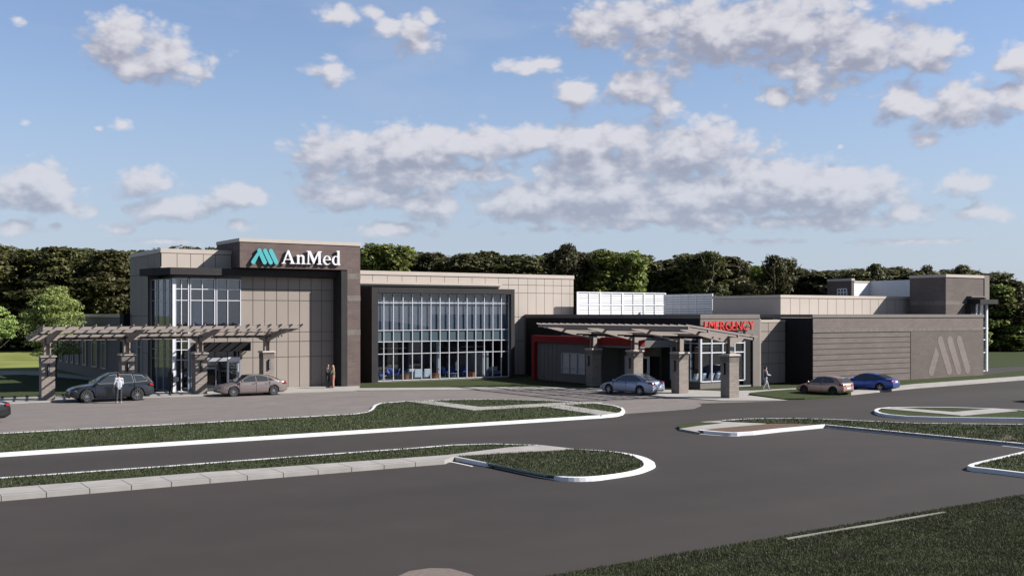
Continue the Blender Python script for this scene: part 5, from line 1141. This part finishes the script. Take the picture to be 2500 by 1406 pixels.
chair_shell('blue shell chair just right of the white lobby column', cx_(1087, 79.4), 79.4, R(10), 'blue')
chair_shell('blue shell chair behind the small white table', cx_(1107, 80.3), 80.3, R(-80), 'blue')
chair_shell('blue shell chair right of the small white table', cx_(1130, 79.5), 79.5, R(190), 'blue')
chair_shell('large blue chair in shade at the right end of the lobby', cx_(1187, 80.4), 80.4, R(-60), 'blue')
armchair('white armchair, leftmost of the row at the window', cx_(998, 80.0), 80.0, R(95))
armchair('white armchair, middle one of the row at the window', cx_(1015.5, 79.3), 79.3, R(92))
armchair('white armchair, rightmost of the row at the window', cx_(1039, 79.3), 79.3, R(92))
armchair('white armchair beside the right-hand copper drum', cx_(1169, 79.5), 79.5, R(180))
drum('copper drum table, leftmost, half dark', cx_(980, 79.1), 79.1, 'dwood', .36); drum('copper drum table lit by the sun left of the armchairs', cx_(990, 78.9), 78.9, 'copper', .34)
drum('copper drum table between the armchairs and the column', cx_(1061, 78.9), 78.9, 'copper', .40); drum('copper drum table right of the blue chairs', cx_(1150, 79.0), 79.0, 'copper', .36)
for lab, p, y in (('small white table between the blue chairs on the left', 935, 78.9), ('small white table between the blue chairs on the right', 1107, 78.9)):
    t = thing('low_table', lab, 'table', (cx_(p, y), y, .075), 0, 'small white lobby tables')
    MB().tube((0, 0, .36), (0, 0, .39), .28, n=20).build('table_top', 'wfab', t, world=False)
    for k in range(4): MB().tube((.2*math.cos(k*1.57+.8), .2*math.sin(k*1.57+.8), 0), (.14*math.cos(k*1.57+.8), .14*math.sin(k*1.57+.8), .36), .014, n=6).build('leg', 'wfab', t, world=False)
t = thing('sofa', 'pale blue-grey sofa in shade at the right end of the lobby', 'sofa', (cx_(1199, 79.6), 79.6, .075), R(180))
for nm, bx in (('seat', (-.4, -.9, .15, .4, .9, .42)), ('backrest', (.3, -.98, .12, .45, .98, .80)), ('armrest', (-.4, -1.0, .12, .3, -.9, .6)), ('armrest', (-.4, .9, .12, .3, 1.0, .6))):
    MB().box(*bx).build(nm, C_('grey_blue_fabric', (.3, .33, .45)) if nm == 'seat' else M['wfab'], t, world=False, bevel=.03)
t.rotation_euler = (0, 0, R(90))
for lab, p, y, wd in (('planter box with bushy plants behind the white armchairs', 1028, 81.4, 1.6), ('dark planter with tall plant beside the white column', 1060, 80.6, .9)):
    t = thing('planter', lab, 'planter', (cx_(p, y), y, .075), 0, 'lobby planters'); MB().box(-wd/2, -.25, 0, wd/2, .25, .8).build('planter_box', 'dwood', t, world=False, bevel=.01)
    b = MB()
    for k in range(260):
        c = Vector((random.uniform(-wd/2, wd/2), random.uniform(-.25, .25), .8+abs(random.gauss(0, .22)))); a = Vector((random.gauss(0, 1), random.gauss(0, 1), random.gauss(.5, 1))).normalized()*.12; s = a.orthogonal().normalized()*.025
        b.add([c, c+a*.5+s, c+a, c+a*.5-s], [(0, 1, 2, 3)])
    b.build('foliage', 'forestl', t, world=False)
for lab, p0, p1, y, z in (('long white pendant light over the left half of the lobby', 928, 991, 80.2, 2.62), ('long white pendant light over the right half of the lobby', 1127, 1186, 80.2, 2.62), ('long white pendant light behind the emergency corner windows', 1700, 1766, 60.6, 2.95)):
    t = thing('pendant_light', lab, 'pendant light', (cx_((p0+p1)/2, y), y, z), 0, 'linear pendant lights'); l = (cx_(p1, y)-cx_(p0, y))/2
    MB().box(-l, -.05, -.04, l, .05, .04).build('light_bar', 'white', t, world=False, bevel=.01)
    b = MB()
    for s in (-.8, .8): b.tube((l*s, 0, .04), (l*s, 0, .62), .008, n=6)
    b.build('cable', 'alug', t, world=False)
for k, (p, lab) in enumerate(((1694, 'white waiting chair, leftmost behind the emergency corner glass'), (1712, 'white waiting chair just left of the emergency corner post'), (1731, 'white waiting chair, first behind the emergency front window'), (1747, 'white waiting chair, second behind the emergency front window'), (1758, 'white waiting chair, third behind the emergency front window'))):
    chair_shell(lab, cx_(p, 59.3+.2*(k < 2)), 59.3+.2*(k < 2), R(100), 'wfab', 'alu', name='waiting_chair', group='white waiting chairs in the emergency room', z=.13)

# ------------------------------------------------------------------ trees
def crown_mesh(name, n_cl, n_leaf, leaf, aniso=1.0, seed=0, base=.1, flat=.5, dome=True, mats=None):
    r = np.random.default_rng(seed); cs = []
    for i in range(n_cl):
        while True:
            p = r.uniform(-1, 1, 3)
            q = np.linalg.norm(p)
            if q < 1 and q > .35: break
        zz = p[2]*.5+.5; rad = (math.sin(math.pi*min(1, zz*.9+.12))**.6) if dome else 1
        cs.append((p[0]*rad, p[1]*rad, base+(1-base)*zz, r.uniform(.16, .30)))
    V_ = []; 
    for (cx, cy_, cz, rr) in cs:
        d = r.normal(size=(n_leaf, 3)); d /= np.linalg.norm(d, axis=1)[:, None]; d *= (r.uniform(.2, 1, (n_leaf, 1))**.4)
        c = np.stack([cx+d[:, 0]*rr*1.15, cy_+d[:, 1]*rr*1.15, cz+d[:, 2]*rr*flat], 1)
        nrm = d+r.normal(size=(n_leaf, 3))*.5+np.array([0, 0, .5]); nrm /= np.linalg.norm(nrm, axis=1)[:, None]
        a = np.cross(nrm, r.normal(size=(n_leaf, 3))); a /= np.linalg.norm(a, axis=1)[:, None]; b = np.cross(nrm, a)
        s = leaf*r.uniform(.6, 1.35, (n_leaf, 1)); a = a*s; b = b*s*.6
        V_.append(np.stack([c-a, c-b*.9+a*.1, c+a, c+b*.9+a*.1], 1))
    v = np.concatenate(V_).reshape(-1, 3); n = len(v)//4
    me = bpy.data.meshes.new(name); me.vertices.add(n*4); me.vertices.foreach_set('co', v.ravel())
    me.loops.add(n*4); me.loops.foreach_set('vertex_index', np.arange(n*4, dtype=np.int32)); me.polygons.add(n)
    me.polygons.foreach_set('loop_start', np.arange(0, n*4, 4, dtype=np.int32)); me.update(); me.validate(); return me
def trunk_mesh(h, r, limbs, spread, seed):
    rr = random.Random(seed); b = MB(); pts = [Vector((0, 0, 0))]
    for i in range(5): pts.append(pts[-1]+Vector((rr.uniform(-.03, .03)*h, rr.uniform(-.03, .03)*h, h*.17)))
    for i in range(5): b.tube(pts[i], pts[i+1], r*(1-.15*i), r*(1-.15*(i+1)), n=9, caps=False)
    for k in range(limbs):
        s = pts[rr.randint(2, 5)]; a = rr.uniform(0, 6.28); m_ = s+Vector((math.cos(a)*spread*.45, math.sin(a)*spread*.45, h*.12)); e = m_+Vector((math.cos(a+.3)*spread*.4, math.sin(a+.3)*spread*.4, h*.12))
        b.tube(s, m_, r*.4, r*.25, n=6, caps=False); b.tube(m_, e, r*.25, r*.08, n=6, caps=False)
    return b
# forest prototypes at real size (radius 4.5 m, height 16 m); small scale changes per tree
def forest_crown(name, seed, n_cl=105, n_leaf=85):
    r = np.random.default_rng(seed); V_ = []
    for i in range(n_cl):
        z = r.uniform(.04, 1)**.85; a = r.uniform(0, 2*np.pi); prof_ = min(1, .72+.3*math.sin(z*9+seed))*(1-max(0, z-.62)**1.5*2.6) 
        rad = 4.4*max(.16, prof_)*r.uniform(.45, 1)
        c0 = np.array([math.cos(a)*rad, math.sin(a)*rad, z*15.4]); rr = r.uniform(.9, 1.9)
        d = r.normal(size=(n_leaf, 3)); d /= np.linalg.norm(d, axis=1)[:, None]; d *= r.uniform(.3, 1, (n_leaf, 1))**.5
        c = c0+d*np.array([rr*1.15, rr*1.15, rr*.42])
        nrm = d*np.array([.5, .5, 1])+r.normal(size=(n_leaf, 3))*.35+np.array([0, 0, .5]); nrm /= np.linalg.norm(nrm, axis=1)[:, None]
        u = np.cross(nrm, r.normal(size=(n_leaf, 3))); u /= np.linalg.norm(u, axis=1)[:, None]; w_ = np.cross(nrm, u)
        s = .31*r.uniform(.6, 1.4, (n_leaf, 1)); u = u*s; w_ = w_*s*.65
        V_.append(np.stack([c-u, c-w_*.9+u*.1, c+u, c+w_*.9+u*.1], 1))
    v = np.concatenate(V_).reshape(-1, 3); n = len(v)//4
    me = bpy.data.meshes.new(name); me.vertices.add(n*4); me.vertices.foreach_set('co', v.ravel())
    me.loops.add(n*4); me.loops.foreach_set('vertex_index', np.arange(n*4, dtype=np.int32)); me.polygons.add(n)
    me.polygons.foreach_set('loop_start', np.arange(0, n*4, 4, dtype=np.int32)); me.update(); me.validate(); return me
FP = [forest_crown('forest_crown', s) for s in (1, 2, 3, 4, 5)]
for i, m_ in enumerate(FP): m_.materials.append(M['forestl'] if i == 3 else M['forest'])
tm = {}
prof = [(-300,600),(0,593),(40,607),(80,597),(200,599),(330,601),(430,598),(520,602),(560,590),(620,593),(880,591),(960,592),(1010,606),(1100,608),(1200,609),(1300,616),(1350,606),(1380,592),(1410,612),(1440,610),(1500,604),(1560,612),(1590,628),(1650,622),(1720,607),(1790,622),(1840,645),(1900,620),(1930,650),(1990,648),(2080,652),(2140,640),(2200,657),(2260,645),(2300,658),(2340,640),(2400,655),(2440,668),(2500,680),(2560,690),(2800,690)]
def yprof(p):
    for (a, ya), (b, yb) in zip(prof, prof[1:]):
        if p <= b: return ya+(yb-ya)*(p-a)/(b-a)
    return prof[-1][1]
segs_l = ((-400, 330, 'beyond the young leafy trees on the left'), (330, 900, 'behind the two-storey entrance block'), (900, 1410, 'behind the pale parapet over the curtain wall'), (1410, 1760, 'behind the white rooftop screens'), (1760, 2230, 'behind the raised pale panel block'), (2230, 3000, 'behind the right-hand brick tower'))
rt = random.Random(5)
def forest_tree(px, D, top_px, proto, rad, lowrow=False):
    u = (px-PX0)/FO; x, y = D*(sT+u*cT), D*(cT-u*sT); H = HC+(PY0-top_px)*D/FO
    seg = next(s for s in segs_l if px <= s[1] or s is segs_l[-1])
    kind = 'light green broadleaf tree of the wood' if proto == 3 else 'dark green tree of the wood'
    t = thing('woodland_tree', kind+' '+seg[2], 'tree', (x, y, -.03), rt.uniform(0, 6.28), 'trees of the wood behind the hospital')
    c = bpy.data.objects.new('crown', FP[proto]); COL.objects.link(c); c.parent = t; c.scale = (rad/4.5, rad/4.5, H/16.0)
    key = 'k'
    if key not in tm: tm[key] = trunk_mesh(1, .03, 4, .25, 3).build('trunk', 'trunk', None, world=False).data; bpy.data.objects.remove(bpy.data.objects['trunk'])
    k = bpy.data.objects.new('trunk', tm[key]); COL.objects.link(k); k.parent = t; k.scale = (H*.85,)*3
p = -330
while p < 2850:
    D = 165+rt.uniform(-6, 12); tp = yprof(p)+rt.uniform(-2, 12); pr = rt.choice((0, 1, 2, 4, 0, 1, 2, 4, 3)); rad = rt.uniform(4.2, 6.0)
    forest_tree(p, D, tp, pr, rad); p += rt.uniform(34, 52)
p = -350
while p < 2850:
    D = 182+rt.uniform(-6, 10); tp = yprof(p)+rt.uniform(2, 16); forest_tree(p, D, tp, rt.choice((0, 1, 2)), rt.uniform(4.2, 5.6)); p += rt.uniform(44, 62)
for px, tp, pr, rad in ((1380, 591, 0, 2.6), (1480, 606, 3, 4.6), (1540, 610, 3, 4.2), (1738, 606, 1, 3.4), (1893, 619, 0, 2.6), (2138, 639, 2, 2.4), (2262, 645, 0, 1.8), (2345, 640, 1, 2.4), (915, 590, 3, 4.2), (965, 592, 3, 4.4), (555, 590, 3, 3.5), (2440, 690, 3, 3.6), (2475, 790, 3, 3.0)):
    forest_tree(px, 158, tp, pr, rad)

def young_tree(label, px, D, ytop, ybot, rpx, seed, leaf=.085, ncl=70, nl=110):
    u = (px-PX0)/FO; x, y = D*(sT+u*cT), D*(cT-u*sT); zt_ = HC+(PY0-ytop)*D/FO; zb = HC+(PY0-ybot)*D/FO; r = rpx*D/FO
    t = thing('young_tree', label, 'tree', (x, y, 0), 0, 'young leafy trees by the building')
    me = crown_mesh('crown', ncl, nl, leaf/r, seed=seed, base=0, flat=.20, dome=True); me.materials.append(M['leaf'])
    v = np.empty(len(me.vertices)*3); me.vertices.foreach_get('co', v); v = v.reshape(-1, 3); hh = zt_-zb
    # crown leaves keep their real size: stretch centres only
    c = v.reshape(-1, 4, 3).mean(1, keepdims=True); dlt = (v.reshape(-1, 4, 3)-c)*r; c = c*np.array([r*.88, r*.88, hh*.95])+np.array([0, 0, zb]); v = (c+dlt).reshape(-1)
    me.vertices.foreach_set('co', v); me.update(); o = bpy.data.objects.new('crown', me); COL.objects.link(o); o.parent = t
    trunk_mesh(zb+hh*.75, .11, 12, r*.8, seed).build('trunk', 'trunk', t, world=False, smooth=True)
    return t
young_tree('bright green young tree behind the left end of the pergola', 136, 90, 692, 885, 100, 11, leaf=.11, ncl=95, nl=95)
young_tree('bright green young tree cut off by the left edge', -20, 98, 735, 845, 66, 12, leaf=.11)
young_tree('small light green tree just past the right corner of the building', 2402, 118, 782, 856, 20, 13, ncl=40, nl=90)
